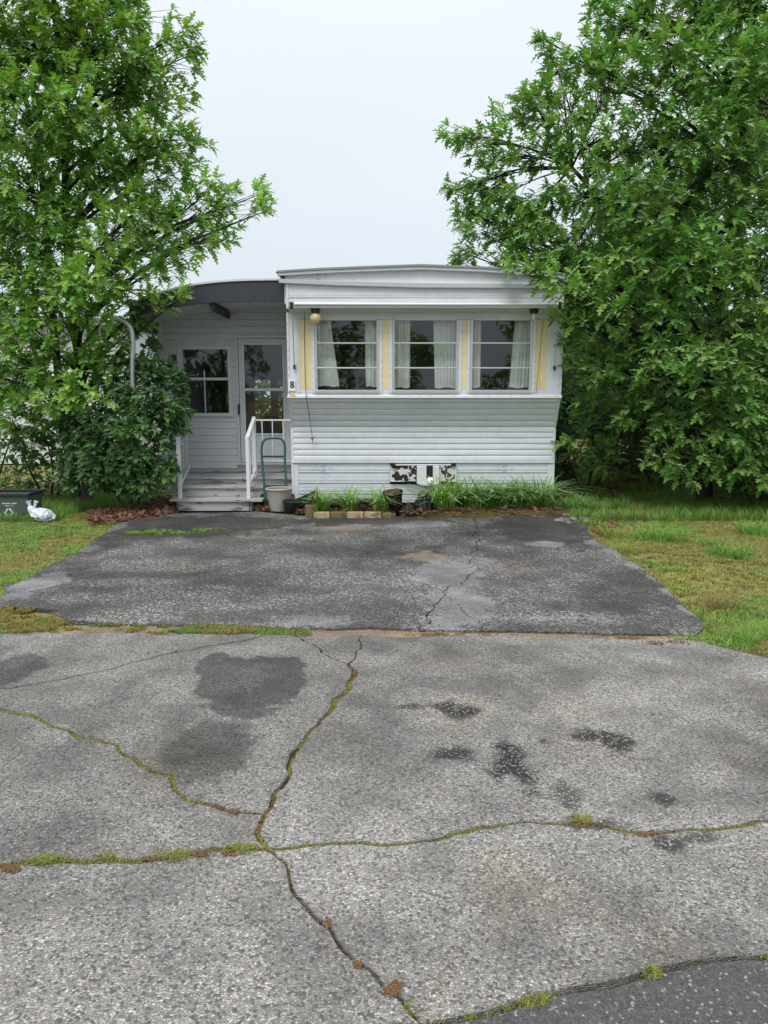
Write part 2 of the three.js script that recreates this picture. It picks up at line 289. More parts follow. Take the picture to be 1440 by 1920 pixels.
// the upper drive: older, darker and finer, with a dark coat near the house
const dark = blob([[400, 982, 200, 14, 1, 0.2], [330, 1000, 150, 10, 0.8, 0.3], [1020, 990, 105, 26, 1, 0.12], [700, 978, 160, 8, 0.8, 0.3], [270, 1005, 90, 10, 0.7, 0.4], [560, 1000, 120, 10, 0.4, 0.6], [1150, 1110, 110, 45, 0.45, 0.8], [1000, 1060, 60, 25, 0.3, 0.8], [180, 1030, 50, 12, 0.5, 0.5], [450, 1040, 200, 12, 0.3, 0.8], [1180, 1150, 60, 15, 0.4, 0.6], [940, 1130, 60, 25, 0.3, 0.7]]);
const pale = blob([[860, 1130, 75, 45, 0.9, 0.35], [835, 1070, 55, 28, 0.9, 0.3], [890, 1055, 60, 14, 0.7, 0.5], [60, 1100, 45, 18, 1, 0.3], [100, 1082, 25, 8, 0.9, 0.3], [790, 985, 60, 6, 0.7, 0.6], [1020, 1022, 40, 5, 0.9, 0.4], [1130, 1020, 30, 7, 0.9, 0.4], [1150, 1033, 26, 6, 0.9, 0.4], [1190, 1062, 16, 8, 0.9, 0.4], [1222, 1085, 14, 10, 0.9, 0.4], [1258, 1116, 12, 10, 0.9, 0.4], [1290, 1145, 14, 9, 0.8, 0.4], [30, 1118, 30, 10, 0.9, 0.4], [150, 1030, 30, 6, 0.7, 0.5], [590, 1165, 70, 10, 0.8, 0.4], [1000, 1165, 140, 14, 0.45, 0.6], [560, 1055, 140, 12, 0.25, 0.8]]);
const tan = blob([[800, 1048, 45, 10, 1, 0.4], [640, 992, 60, 4, 0.9, 0.5], [985, 1070, 60, 10, 0.5, 0.6], [330, 1060, 80, 10, 0.25, 0.8], [850, 1100, 30, 20, 0.3, 0.7]]);
const DW = [-4.2, 3.6, -10.6, -4.9], dBig = field(...DW, 96, (x, z) => fbm(x * 0.8 + 9, z * 0.8, 105, 4)), dMid = field(...DW, 448, (x, z) => fbm(x * 4, z * 4, 108, 4)), dWarp = (x, z) => (fbm(x * 3, z * 3, 121, 5) - 0.5) * 1.3 + (fbm(x * 15, z * 15, 131, 3) - 0.5) * 0.7;
const dDark = field(...DW, 400, (x, z) => dark(x, z, dWarp(x, z))), dPale = field(...DW, 400, (x, z) => pale(x, z, dWarp(x, z) * 1.1)), dTan = field(...DW, 400, (x, z) => tan(x, z, dWarp(x, z) * 1.2));
const driveTex = stoneGround(2048, ...DW, 0.0135, (x, z, id, id2, top, o) => {
  const big = dBig(x, z), mid = dMid(x, z), fine = vn(x * 55, z * 55, 112);
  let k = id < 0.28 ? 0.17 + 0.24 * id2 : id < 0.75 ? 0.075 + 0.085 * id2 : 0.03 + 0.035 * id2; k *= 0.8 + 0.4 * vn(x * 200, z * 200, 16);
  k = lerp(0.055 + 0.035 * fine, k, top * (0.45 + 0.55 * smooth(0.3, 0.65, mid))); k *= 0.84 + 1.2 * (big - 0.5) + 0.9 * (mid - 0.5);
  const gr = (id2 - 0.5) * 0.7, dk = smooth(0.22, 0.62, dDark(x, z) + gr * 0.6), pl = smooth(0.25, 0.7, dPale(x, z) + gr), tn = smooth(0.25, 0.75, dTan(x, z) + gr);
  k = lerp(k, k * 0.30 + 0.012, dk); k = lerp(k, 0.165 + 0.14 * id2 * top + 0.25 * (mid - 0.5), pl * 0.8);
  const c = tn * 0.7; o[0] = lerp(k * 1.03, 0.26 * (0.7 + 0.5 * mid), c); o[1] = lerp(k * 0.995, 0.20 * (0.7 + 0.5 * mid), c); o[2] = lerp(k * (0.965 + 0.07 * pl), 0.155 * (0.7 + 0.5 * mid), c);
  return 0.2 + 0.7 * top * (0.5 + 0.5 * id2);
});
const roadTex = stoneGround(768, -1.2, 1.2, -1.2, 1.2, 0.0085, (x, z, id, id2, top, o) => { const f = fbm(x * 30, z * 30, 7, 3); let k = id > 0.93 ? 0.16 + 0.22 * id2 : 0.052 + 0.045 * id2 + 0.03 * f; k = lerp(0.040, k, top); o[0] = k; o[1] = k * 0.985; o[2] = k * 0.98; return 0.3 + 0.5 * top * id2; });
const pave = (t, b) => mat({ map: t.map, bumpMap: t.bump, bumpScale: b, roughness: 0.88 });
M.apron = pave(apronTex, 0.006); M.drive = pave(driveTex, 0.005); M.road = pave(roadTex, 0.003);
const apron = structure('driveway_apron', 'pale exposed stone apron split by mossy cracks');
for (const lines of [
  [C.T1, rev(C.G)], [C.G, C.T2, C.Hc, C.C1b, rev(C.B)], [C.T3, C.C1a, rev(C.Hc)],
  [C.T4, rev(C.D), rev(C.C2), rev(C.C1b), rev(C.C1a)], [C.B, C.C2, rev(C.A)], [C.A, C.E, C.Fl], [C.D, rev(C.Fr), rev(C.E)]]) part(apron, 'slab', slabGeo(lines, 0, 0.05, apronTex.win), M.apron);
const drive = structure('driveway', 'dark worn asphalt parking pad in front of the home');
{
  const topL = rough(px(330, 963, 480, 960, 560, 968, 720, 972, 892, 972), 0.003, 0.06), topR = rough(px(892, 972, 1000, 966, 1060, 966, 1095, 984), 0.003, 0.06);
  const right = rough(px(1095, 984, 1122, 1020, 1160, 1035, 1215, 1078, 1262, 1118, 1312, 1160, 1318, 1172, 1306, 1192), 0.003, 0.06);
  const bot = rough(px(1306, 1192, 1100, 1188, 905, 1185), 0.004, 0.05), botM = rough(px(905, 1185, 785, 1183), 0.004, 0.05), botL = rough(px(785, 1183, 690, 1178, 600, 1180, 500, 1176, 380, 1172, 240, 1172, 128, 1166), 0.004, 0.06);
  const left = rough(px(128, 1166, 110, 1146, 60, 1140, 30, 1140, 8, 1112, 60, 1080, 120, 1048, 182, 1008, 220, 984, 270, 972, 330, 963), 0.003, 0.07);
  part(drive, 'slab', slabGeo([topL, rev(Kb), rev(Ka), botL, left], 0.010, 0.05, driveTex.win), M.drive);
  part(drive, 'slab', slabGeo([topR, right, bot, rev(K2), Kb], 0.010, 0.05, driveTex.win), M.drive); part(drive, 'slab', slabGeo([Ka, K2, botM], 0.009, 0.05, driveTex.win), M.drive);
  // small broken flakes at the left corner
  for (const [a, b, c, d] of [[8, 1128, 20, 12], [118, 1152, 20, 8], [15, 1100, 10, 6]]) {
    const o = []; for (let i = 0; i < 7; i++) { const q = onY(a + c * Math.cos(i * 0.9) * (0.7 + 0.5 * rr()), b + d * Math.sin(i * 0.9) * (0.7 + 0.5 * rr())); o.push(q); } o.push(o[0]);
    part(drive, 'slab', slabGeo([rough(o, 0.001)], 0.008, 0.03, driveTex.win), M.drive);
  }
}
{
  const L = px(-80, 1172, 300, 1170, 760, 1178, 1306, 1186, 1345, 1206, 1000, 1199, 400, 1195, -80, 1195), g = new THREE.ShapeGeometry(new THREE.Shape(L.map(q => new THREE.Vector2(q.x, -q.z)))); g.rotateX(-Math.PI / 2); g.translate(0, -0.009, 0);
  const m = new THREE.Mesh(metreUV(g, 0.7), mat({ color: lin(1, 1, 1), map: tex(256, 256, (u, v, o) => { const a = pf(u, v, 6, 201, 5), c = pn(u * 128, v * 128, 128, 203), k = 0.6 + 0.5 * c + 0.8 * (a - 0.5); o[0] = 0.30 * k; o[1] = 0.225 * k; o[2] = 0.145 * k; }), roughness: 1 })); m.name = 'joint_soil'; m.userData = { kind: 'structure', label: 'sandy soil in the joint across the drive' }; m.receiveShadow = true; scene.add(m);
}
{
  const r = structure('road', 'smooth dark asphalt road edge');
  const line = [...rev(C.Fl), ...C.Fr], g = slabGeo([line, [[9, -2.2, 0], [60, -2.2, 0], [60, 7, 0], [-60, 7, 0], [-60, -0.6, 0], [-9, -0.6, 0]]], -0.006, 0.05, roadTex.win); part(r, 'slab', g, M.road);
}

// ------------------------------------------------------------------ the mobile home
const ZW = -10.17, ZL = -10.42, ZF = -9.95, XL = -1.27, XR = 2.345;
const home = thing('mobile_home', 'white ribbed metal mobile home with three curtained front windows and yellow panels', 'mobile home', [0.54, 0, -10.4]);
{
  const hb = hy(744, ZW), hFlare = hy(802, ZL), hs = hy(867, ZL), z0 = -24;
  // lower wall: each formed course is a panel
  const n = 11; const zAt = y => y <= hFlare ? ZL : lerp(ZL, ZW - 0.012, Math.pow((y - hFlare) / (hb - hFlare), 1.15));
  const wob = s => x => 0.0025 * (vn(x * 2.2, s * 3.1, 5) - 0.5) * 2;
  for (let i = 0; i < n; i++) {
    const a = lerp(hs + 0.012, hb - 0.012, i / n), b = lerp(hs + 0.012, hb - 0.012, (i + 1) / n), h = b - a, f = t => [a + h * t, zAt(a + h * t)];
    const P = [[0, -0.0075], [0.05, -0.006], [0.10, -0.001], [0.17, 0.003], [0.30, 0.005], [0.55, 0.0042], [0.82, 0.0015], [0.92, -0.002], [0.97, -0.006], [1, -0.0075]];
    part(home, 'siding_panel', sheet(P.map(([t, d]) => [f(t)[0], f(t)[1] + d]), XL + 0.018, XR - 0.018, 24, wob(i)), M.white);
  }
  part(home, 'drip_strip', box(XL + 0.004, XR - 0.004, hs - 0.006, hs + 0.014, ZL - 0.03, ZL + 0.016, 0.003), M.trim);
  // skirting courses, open where the hitch passes
  const hx0 = wx(731, ZL, 880), hx1 = wx(856, ZL, 880), hyb = hy(902, ZL), rows = [0.125, 0.235, 0.385, 0.53]; const ys = [hs - 0.008, ...[0, 1, 2].map(i => hs - 0.008 - (i + 1) * 0.148), 0.07];
  const sk = (x0, x1, y1, y0) => { const h = y1 - y0; const P = [[0, -0.02], [0.03, -0.006], [0.09, -0.012], [0.13, 0.006], [0.22, 0.006], [0.25, -0.013], [0.30, -0.011], [0.35, 0.001], [0.60, 0.002], [0.64, -0.003], [0.68, 0.002], [0.98, 0.002], [1, -0.015]]; part(home, 'skirting_panel', sheet(P.map(([t, d]) => [y0 + h * t, ZL - 0.012 + d]), x0, x1, 12, wob(y0 * 9)), M.skirt); };
  for (let i = 0; i < ys.length - 1; i++) if (ys[i] > hyb + 0.03) { sk(XL + 0.03, hx0, ys[i], ys[i + 1]); sk(hx1, XR - 0.03, ys[i], ys[i + 1]); } else sk(XL + 0.03, XR - 0.03, ys[i], ys[i + 1]);
  // solid body behind the sheets: two long sides, back, floor, ceiling
  part(home, 'side_wall', box(XL, XL + 0.09, 0.12, 2.78, z0, ZL - 0.004), M.white); part(home, 'side_wall', box(XR - 0.09, XR, 0.12, 2.78, z0, ZL - 0.004), M.white);
  // profile cheeks that close the flared front at each corner
  const cheek = [[ZL - 0.05, 0.10], [ZL + 0.004, 0.10], [ZL + 0.004, hFlare]]; for (let t = 0.2; t < 1.01; t += 0.2) { const y = lerp(hFlare, hb, t); cheek.push([zAt(y) + 0.010, y]); } cheek.push([ZW + 0.012, 2.62], [ZL - 0.05, 2.62]);
  for (const [a, b] of [[XL - 0.002, XL + 0.028], [XR - 0.028, XR + 0.002]]) { const s = new THREE.Shape(cheek.map(q => new THREE.Vector2(-q[0], q[1]))); const g = new THREE.ExtrudeGeometry(s, { depth: b - a, bevelEnabled: false }); g.rotateY(Math.PI / 2); g.translate(a, 0, 0); part(home, 'corner_trim', metreUV(g), M.trim); }
  part(home, 'back_wall', box(XL + 0.09, XR - 0.09, 0.12, 2.78, z0, z0 + 0.09), M.white);
  part(home, 'floor', box(XL + 0.09, XR - 0.09, 0.70, 0.80, z0 + 0.09, ZL - 0.09), M.wallIn);
  part(home, 'ceiling', box(XL + 0.09, XR - 0.09, 2.62, 2.70, z0 + 0.09, ZW - 0.06), M.wallInPale);
  part(home, 'partition', box(XL + 0.09, XR - 0.09, 0.80, 2.62, -14.1, -14.0), M.wallIn);
  part(home, 'inner_wall', box(XL + 0.03, XR - 0.03, 0.70, hb - 0.06, ZL - 0.085, ZL - 0.03), M.wallInPale);
  part(home, 'window_ledge', box(XL + 0.03, XR - 0.03, hb - 0.06, hb - 0.02, ZL - 0.085, ZW - 0.03), M.trim);
  part(home, 'underfloor_panel', box(XL + 0.1, XR - 0.1, 0.62, 0.70, ZL - 0.6, ZL - 0.09), M.black);
  // belt trim, sill band, header, wall pieces between the windows
  const hd = hy(599, ZW), ht = 2.61, X = p => wx(p, ZW, 670);
  part(home, 'belt_trim', box(XL - 0.01, XR + 0.01, hb - 0.018, hb + 0.018, ZW - 0.05, ZW + 0.022, 0.006), M.tubeWhite);
  part(home, 'sill_band', box(XL + 0.03, XR - 0.03, hb + 0.018, hy(736, ZW), ZW - 0.05, ZW - 0.002), M.trim);
  part(home, 'header', box(XL + 0.03, XR - 0.03, hd + 0.004, ht, ZW - 0.05, ZW + 0.002), M.header);
  const wins = [[587, 714], [732, 863], [878, 1001]], low = hy(736, ZW);
  const wall = (a, b, m, nm, y0 = low, y1 = hd + 0.004, d = 0) => part(home, nm, box(a, b, y0, y1, ZW - 0.05, ZW + d), m);
  wall(XL + 0.03, X(557), M.white, 'corner_panel'); wall(X(557), X(563), M.header, 'seam_strip', low, hd, 0.006); wall(X(563), X(572.5), M.yellow, 'yellow_panel', low + 0.045, hd); wall(X(572.5) + 0.003, X(587), M.yellow, 'yellow_panel', low + 0.045, hd, 0.001); wall(X(563), X(587), M.white, 'kick_panel', low, low + 0.043);
  for (const [a, b] of [[714, 732], [863, 878]]) { wall(X(a), X(b), M.yellow, 'yellow_panel', low + 0.045, hd); wall(X(a), X(b), M.white, 'kick_panel', low, low + 0.043); }
  wall(X(1001), X(1013), M.yellow, 'yellow_panel', low + 0.045, hd); wall(X(1013) + 0.003, X(1026), M.yellow, 'yellow_panel', low + 0.045, hd, 0.001); wall(X(1001), X(1026), M.white, 'kick_panel', low, low + 0.043);
  wall(X(1026), XR - 0.03, M.white, 'corner_panel');
  // windows
  wins.forEach(([a, b]) => {
    const w = holder(home, 'window'), x0 = X(a), x1 = X(b), y0 = low, y1 = hd, fr = (g, m = M.alu) => part(w, 'frame', g, m);
    for (const [p, q] of [[x0 - 0.022, x0 + 0.022], [x1 - 0.022, x1 + 0.022]]) fr(box(p, q, y0 - 0.005, y1, ZW - 0.06, ZW + 0.010, 0.003), M.trim);
    for (const [p, q] of [[x0 + 0.024, x0 + 0.056], [x1 - 0.056, x1 - 0.024]]) fr(box(p, q, y0 + 0.03, y1 - 0.002, ZW - 0.05, ZW + 0.016, 0.004));
    fr(box(x0 + 0.022, x1 - 0.022, y0 - 0.008, y0 + 0.034, ZW - 0.06, ZW + 0.020, 0.004)); fr(box(x0 + 0.056, x1 - 0.056, y1 - 0.012, y1 + 0.004, ZW - 0.06, ZW + 0.006, 0.003), M.header);
    const r1 = hy(643.5, ZW), r2 = hy(690, ZW), cr = [y0 + 0.034, r2, r1, y1 - 0.012];
    for (const r of [r1, r2]) part(w, 'crossbar', box(x0 + 0.05, x1 - 0.05, r - 0.010, r + 0.010, ZW - 0.022, ZW + 0.022, 0.004), M.alu);
    for (let i = 0; i < 3; i++) { const g = new THREE.PlaneGeometry(x1 - x0 - 0.11, cr[i + 1] - cr[i] - 0.012, 1, 1); g.rotateX([-0.012, 0.006, 0.014][i]); g.rotateY([0.012, -0.01, 0.006][i]); g.translate((x0 + x1) / 2, (cr[i] + cr[i + 1]) / 2, ZW - 0.006); part(w, 'pane', g, M.glass); }
  });
  // screws down the flanges: too small to pick out singly
  const sc = []; const s0 = new THREE.SphereGeometry(0.005, 6, 4);
  for (const [a, b] of wins) for (const x of [X(a) - 0.012, X(b) + 0.012]) for (let y = low + 0.03; y < hd - 0.02; y += 0.093) sc.push(s0.clone().translate(x, y, ZW + 0.011));
  for (const x of [XL + 0.012, XR - 0.012]) for (let y = low; y < hd; y += 0.11) sc.push(s0.clone().translate(x, y, ZW + 0.013));
  for (let x = XL + 0.1; x < XR; x += 0.15) sc.push(s0.clone().translate(x, hb + 0.008, ZW + 0.021));
  const sm = part(home, 'screws', mergeGeometries(sc.map(noUV)), M.darkMetal); sm.userData.kind = 'stuff';
  // overhang: soffit, visor face in three formed courses, moulding, gable, roof
  const fx0 = wx(537, ZF, 560), fx1 = wx(1057, ZF, 560), fb = hy(577, ZF), ft = hy(538, ZF);
  part(home, 'soffit', (() => { const g = new THREE.BufferGeometry(); const p = [fx0 + .01, fb + .012, ZF - .01, fx1 - .01, fb + .012, ZF - .01, fx1 - .01, ht, ZW, fx0 + .01, ht, ZW, fx0 + .01, fb + .04, ZF - .01, fx1 - .01, fb + .04, ZF - .01, fx1 - .01, ht + .03, ZW, fx0 + .01, ht + .03, ZW]; g.setAttribute('position', new THREE.Float32BufferAttribute(p, 3)); g.setIndex([0, 1, 2, 0, 2, 3, 4, 6, 5, 4, 7, 6, 0, 5, 1, 0, 4, 5, 1, 5, 6, 1, 6, 2, 0, 3, 7, 0, 7, 4]); return metreUV(g); })(), M.soffit);
  const vs = [fb + 0.062, lerp(fb + 0.062, ft, 0.30), lerp(fb + 0.062, ft, 0.42), ft + 0.05]; for (let i = 0; i < 3; i++) part(home, 'visor_panel', sheet([[vs[i], ZF - 0.006], [vs[i] + 0.006, ZF + (i == 1 ? 0.006 : 0.002)], [vs[i + 1] - 0.004, ZF + (i == 1 ? 0.006 : 0.002)], [vs[i + 1], ZF - 0.006]], fx0 + 0.02, fx1 - 0.02, 16, wob(40 + i)), M.chalk);
  part(home, 'visor_backing', box(fx0 + 0.02, fx1 - 0.02, fb + 0.03, ft + 0.05, ZF - 0.05, ZF - 0.008), M.white);
  part(home, 'visor_lip', box(fx0 + 0.05, fx1 - 0.05, fb - 0.004, fb + 0.026, ZF - 0.03, ZF + 0.012, 0.005), M.trim);
  { const y = fb + 0.045, g = tube([V(fx0 + 0.10, y, ZF + 0.022), V(lerp(fx0, fx1, 0.5), y - 0.004, ZF + 0.022), V(fx1 - 0.05, y - 0.003, ZF + 0.022)], 0.020, 12, 12); part(home, 'awning_tube', g, M.tubeWhite); }
  for (const [x0, x1] of [[fx0 - 0.004, fx0 + 0.03], [fx1 - 0.03, fx1 + 0.004]]) { part(home, 'visor_end_trim', box(x0, x1, fb - 0.01, ft + 0.06, ZW - 0.2, ZF + 0.010, 0.003), M.trim); }
  const mo = (p, y) => onZ(p, y, ZF + 0.03);
  { const tp = [mo(523, 523), mo(640, 527), mo(790, 530.5), mo(1046, 532)], bt = [mo(523, 531), mo(640, 536), mo(790, 540), mo(1046, 541)]; part(home, 'roof_moulding', plate([...bt.map(q => [q.x, q.y]), ...tp.reverse().map(q => [q.x, q.y])], ZF - 0.03, ZF + 0.04, 0.006), M.alu); }
  const rf = [[520, 509], [600, 504], [700, 500], [790, 497], [900, 501], [980, 506], [1046, 512], [1060, 515]].map(([a, b]) => onZ(a, b, ZF + 0.06));
  const gb = rf.map((q, i) => [clamp(q.x, fx0 - 0.03, fx1), q.y - 0.03]); part(home, 'gable_panel', plate([[fx0 - 0.03, hy(531, ZF)], [fx1, hy(541, ZF)], ...gb.slice().reverse()], ZF - 0.05, ZF - 0.006), M.chalk);
  part(home, 'roof_edge_trim', plate([...rf.map(q => [q.x, q.y - 0.052]), ...rf.slice().reverse().map(q => [q.x, q.y - 0.012])], ZF - 0.02, ZF + 0.05, 0.004), M.trim);
  part(home, 'roof', plate([...rf.map(q => [q.x - (q === rf[0] ? 0.02 : 0), q.y - 0.012]), ...rf.slice().reverse().map(q => [q.x, q.y + 0.012])], z0 - 0.1, ZF + 0.07), M.roofEdge);
  part(home, 'roof_gutter', plate([[rf[0].x, rf[0].y - 0.012], [rf[0].x + 0.085, rf[0].y - 0.012], [rf[0].x + 0.085, rf[0].y - 0.09], [rf[0].x + 0.045, rf[0].y - 0.09]], z0, ZF + 0.03), M.darkMetal);
  part(home, 'upper_side_wall', box(fx0 - 0.03, fx0 + 0.03, ft - 0.2, rf[0].y - 0.012, z0, ZF - 0.05), M.white); part(home, 'upper_side_wall', box(fx1 - 0.06, fx1, ft - 0.2, rf[7].y - 0.02, z0, ZF - 0.05), M.white);
  // awning arms folded against the corners, with black clips
  for (const [a, b, c, d] of [[547, 574, 552, 688], [1049, 574, 1040, 690]]) { const p = onZ(a, b, ZF + 0.012), q = onZ(c, d, ZW + 0.03); part(home, 'awning_arm', tube([p, V(p.x, p.y - 0.1, ZF - 0.03), q], 0.008, 10, 6), M.alu); part(home, 'arm_clip', box(q.x - 0.014, q.x + 0.014, q.y - 0.03, q.y + 0.03, ZW + 0.016, ZW + 0.045, 0.006), M.black); part(home, 'arm_clip', box(p.x - 0.018, p.x + 0.018, p.y - 0.035, p.y + 0.05, ZF - 0.005, ZF + 0.045, 0.008), M.black); }
}
const font = await new FontLoader().loadAsync('fonts/droid/droid_sans_bold.typeface.json');
function digits(parent, str, size, x, y, z, m, name = 'house_number') { const g = new TextGeometry(str, { font, size, depth: 0.004, curveSegments: 5, bevelEnabled: false }); g.computeBoundingBox(); g.translate(x - g.boundingBox.max.x / 2, y - size / 2, z); return part(parent, name, g, m); }
{
  const p = onZ(547.5, 721, ZW + 0.014); part(home, 'number_plate', box(p.x - 0.05, p.x + 0.045, p.y - 0.085, p.y + 0.075, ZW + 0.0125, ZW + 0.016), M.tubeWhite); digits(home, '8', 0.085, p.x, p.y, ZW + 0.0165, M.black);
  const q = onZ(545, 738, ZW + 0.02); part(home, 'yellow_tag', box(q.x - 0.01, q.x + 0.06, hy(743.5, ZW), hy(739, ZW), ZW + 0.0225, ZW + 0.024), mat({ color: lin(0.75, 0.55, 0.12), roughness: 0.7 }));
}
// steel hitch frame showing through the skirting, paint peeling
{
  const peel = (seed, amt) => tex(256, 128, (u, v, o) => { const n = fbm(u * 5, v * 3.2, seed, 5) + 0.10 * (fbm(u * 26, v * 15, seed + 3, 3) - 0.5); const bare = smooth(amt, amt + 0.015, n), rust = smooth(0.6, 0.7, fbm(u * 9, v * 6, seed + 9, 3)) * 0.5, g = 0.9 + 0.2 * (fbm(u * 40, v * 20, seed + 5, 2) - 0.5); o[0] = lerp(0.66 * g + 0.05 * rust, 0.016, bare); o[1] = lerp(0.66 * g - 0.06 * rust, 0.013, bare); o[2] = lerp(0.66 * g - 0.22 * rust, 0.013, bare); });
  const hitch = thing('hitch_frame', 'peeling white steel hitch frame with black bare patches set in the skirting', 'trailer hitch', [wx(793, ZL, 885), 0.45, ZL]);
  const P = (a, b, z = ZL + 0.03) => onZ(a, b, z), y1 = hy(868, ZL), y0 = hy(901, ZL), xa = wx(732, ZL, 880), xb = wx(855, ZL, 880), xc1 = wx(781, ZL, 880), xc2 = wx(823, ZL, 880);
  const beam = (x0, x1, zA, zB, t, nm) => { const w = 0.012, s = new THREE.BufferGeometry(); const v = [x0, y0, zA, x1, y0, zB, x1, y1 - 0.03, zB, x0, y1 - 0.03, zA].flat(); const p = [0, 1, 2, 0, 2, 3].flatMap(i => v.slice(i * 3, i * 3 + 3)); s.setAttribute('position', new THREE.Float32BufferAttribute(p, 3)); s.setAttribute('uv', new THREE.Float32BufferAttribute([0, 0, 1, 0, 1, 1, 0, 0, 1, 1, 0, 1], 2)); s.computeVertexNormals(); return part(hitch, nm, s, mat({ map: t, roughness: 0.6, side: THREE.DoubleSide })); };
  beam(xa + 0.02, xc1, ZL + 0.02, ZL + 0.075, peel(11, 0.52), 'channel_face'); beam(xc2, xb - 0.015, ZL + 0.075, ZL + 0.02, peel(29, 0.555), 'channel_face');
  part(hitch, 'channel_top', plate([[xa, y1 - 0.03], [xb, y1 - 0.03], [xb, y1 - 0.014], [xa, y1 - 0.014]], ZL - 0.1, ZL + 0.05), M.trim); part(hitch, 'channel_bottom', plate([[xa, y0 - 0.012], [xb, y0 - 0.012], [xb, y0], [xa, y0]], ZL - 0.1, ZL + 0.04), M.trim);
  part(hitch, 'end_plate', box(xa - 0.004, xa + 0.02, y0, y1 - 0.03, ZL - 0.1, ZL + 0.03), M.trim); part(hitch, 'end_plate', box(xb - 0.015, xb + 0.004, y0, y1 - 0.03, ZL - 0.1, ZL + 0.03), M.trim);
  for (const x of [xa + 0.035, xb - 0.04]) part(hitch, 'bracket', box(x - 0.035, x + 0.035, y1 - 0.04, y1 - 0.004, ZL - 0.02, ZL + 0.055, 0.004), M.black);
  part(hitch, 'back_cavity', box(xa, xb, y0 - 0.02, y1, ZL - 0.14, ZL - 0.1), M.black);
  // projecting coupler box with a dark slot
  const s0 = wx(799, ZL, 880), s1 = wx(811, ZL, 880), zc = ZL + 0.11; part(hitch, 'coupler_cheek', box(xc1, s0, y0 - 0.03, y1 - 0.035, ZL + 0.02, zc, 0.006), M.trim); part(hitch, 'coupler_cheek', box(s1, xc2, y0 - 0.03, y1 - 0.035, ZL + 0.02, zc, 0.006), M.trim);
  part(hitch, 'slot_back', box(s0, s1, y0 + 0.03, y1 - 0.035, ZL + 0.02, ZL + 0.05), M.black);
  { const g = new THREE.SphereGeometry(0.04, 22, 16); const p = g.attributes.position; for (let i = 0; i < p.count; i++) { const k = 1 + 1.1 * (fbm(p.getX(i) * 40 + 3, p.getY(i) * 40 + p.getZ(i) * 23, 5, 3) - 0.5); p.setXYZ(i, p.getX(i) * k * 1.1, p.getY(i) * k * 1.2, p.getZ(i) * k * 0.8); } g.computeVertexNormals(); g.translate((s0 + s1) / 2, y0 + 0.01, zc); part(hitch, 'coupler_ball', g, M.tubeWhite); }
  { const pts = []; for (let i = 0; i <= 10; i++) { const t = i / 10; pts.push([lerp(xc1 + 0.01, xc2 - 0.01, t), y0 - 0.028 - 0.025 * Math.sin(t * Math.PI) - 0.008 * rr()]); } part(hitch, 'torn_flap', plate([[xc1, y0 - 0.02], ...pts, [xc2, y0 - 0.02]], zc - 0.006, zc + 0.008), M.trim); }
}
// curtains behind the panes
function curtain(label, a, b, c, d, y1, y0, z, m, seed, pleats = 5) { // top a..b, bottom c..d
  const n = 48, r = 14, pos = [], idx = [], rnd = rng(seed), ph = rnd() * 6, f2 = 1.7 + rnd();
  for (let j = 0; j <= r; j++) for (let i = 0; i <= n; i++) { const u = i / n, v = j / r; const x = lerp(lerp(a, b, u), lerp(c, d, u), v); pos.push(x, lerp(y1, y0, v) + (j == r ? 0.008 * Math.sin(u * 9 + ph) : 0), z + 0.009 * Math.sin(u * pleats * 6.283 + ph + v * 0.8) + 0.006 * Math.sin(u * pleats * 6.283 * f2 * 0.6 + v * 2)); }
  for (let j = 0; j < r; j++) for (let i = 0; i < n; i++) { const k = j * (n + 1) + i; idx.push(k, k + n + 1, k + 1, k + 1, k + n + 1, k + n + 2); }
  const g = new THREE.BufferGeometry(); g.setAttribute('position', new THREE.Float32BufferAttribute(pos, 3)); g.setIndex(idx); g.computeVertexNormals();
  const base = [(a + b) / 2, y0, z], t = thing('curtain', label, 'curtain', base, 'curtains behind the front windows'); part(t, 'cloth', g, m); const rod = part(t, 'rod', tube([V(a - 0.02, y1 + 0.006, z), V(b + 0.02, y1 + 0.006, z)], 0.006, 4, 6), M.trim); return t;
}
{
  const z = ZW - 0.12, X = p => wx(p, z, 665), t = hy(602, z), b = hy(727, z);
  curtain('pale green curtain drawn aside in the window below the globe lamp', X(594), X(620), X(594), X(636), t, hy(724, z), z, M.curtain, 3, 4);
  curtain('narrow straight pale green curtain in the window below the globe lamp', X(684), X(711), X(686), X(711), t, hy(725, z), z, M.curtain, 4, 4);
  curtain('straight white curtain in the middle window, on the side of the globe lamp', X(737), X(769), X(737), X(769), t, b, z, M.curtain, 5, 5);
  curtain('pleated white curtain in the middle window, on the side of the bare bulb', X(812), X(857), X(816), X(857), t, b, z, M.curtain, 6, 7);
  curtain('narrow white curtain in the window beside the bare bulb, next to the middle window', X(883), X(901), X(883), X(901), t, b, z, M.curtain, 7, 3);
  curtain('pleated pale curtain in the window directly below the bare bulb', X(964), X(997), X(955), X(997), t, b, z, M.curtain, 8, 6);
}
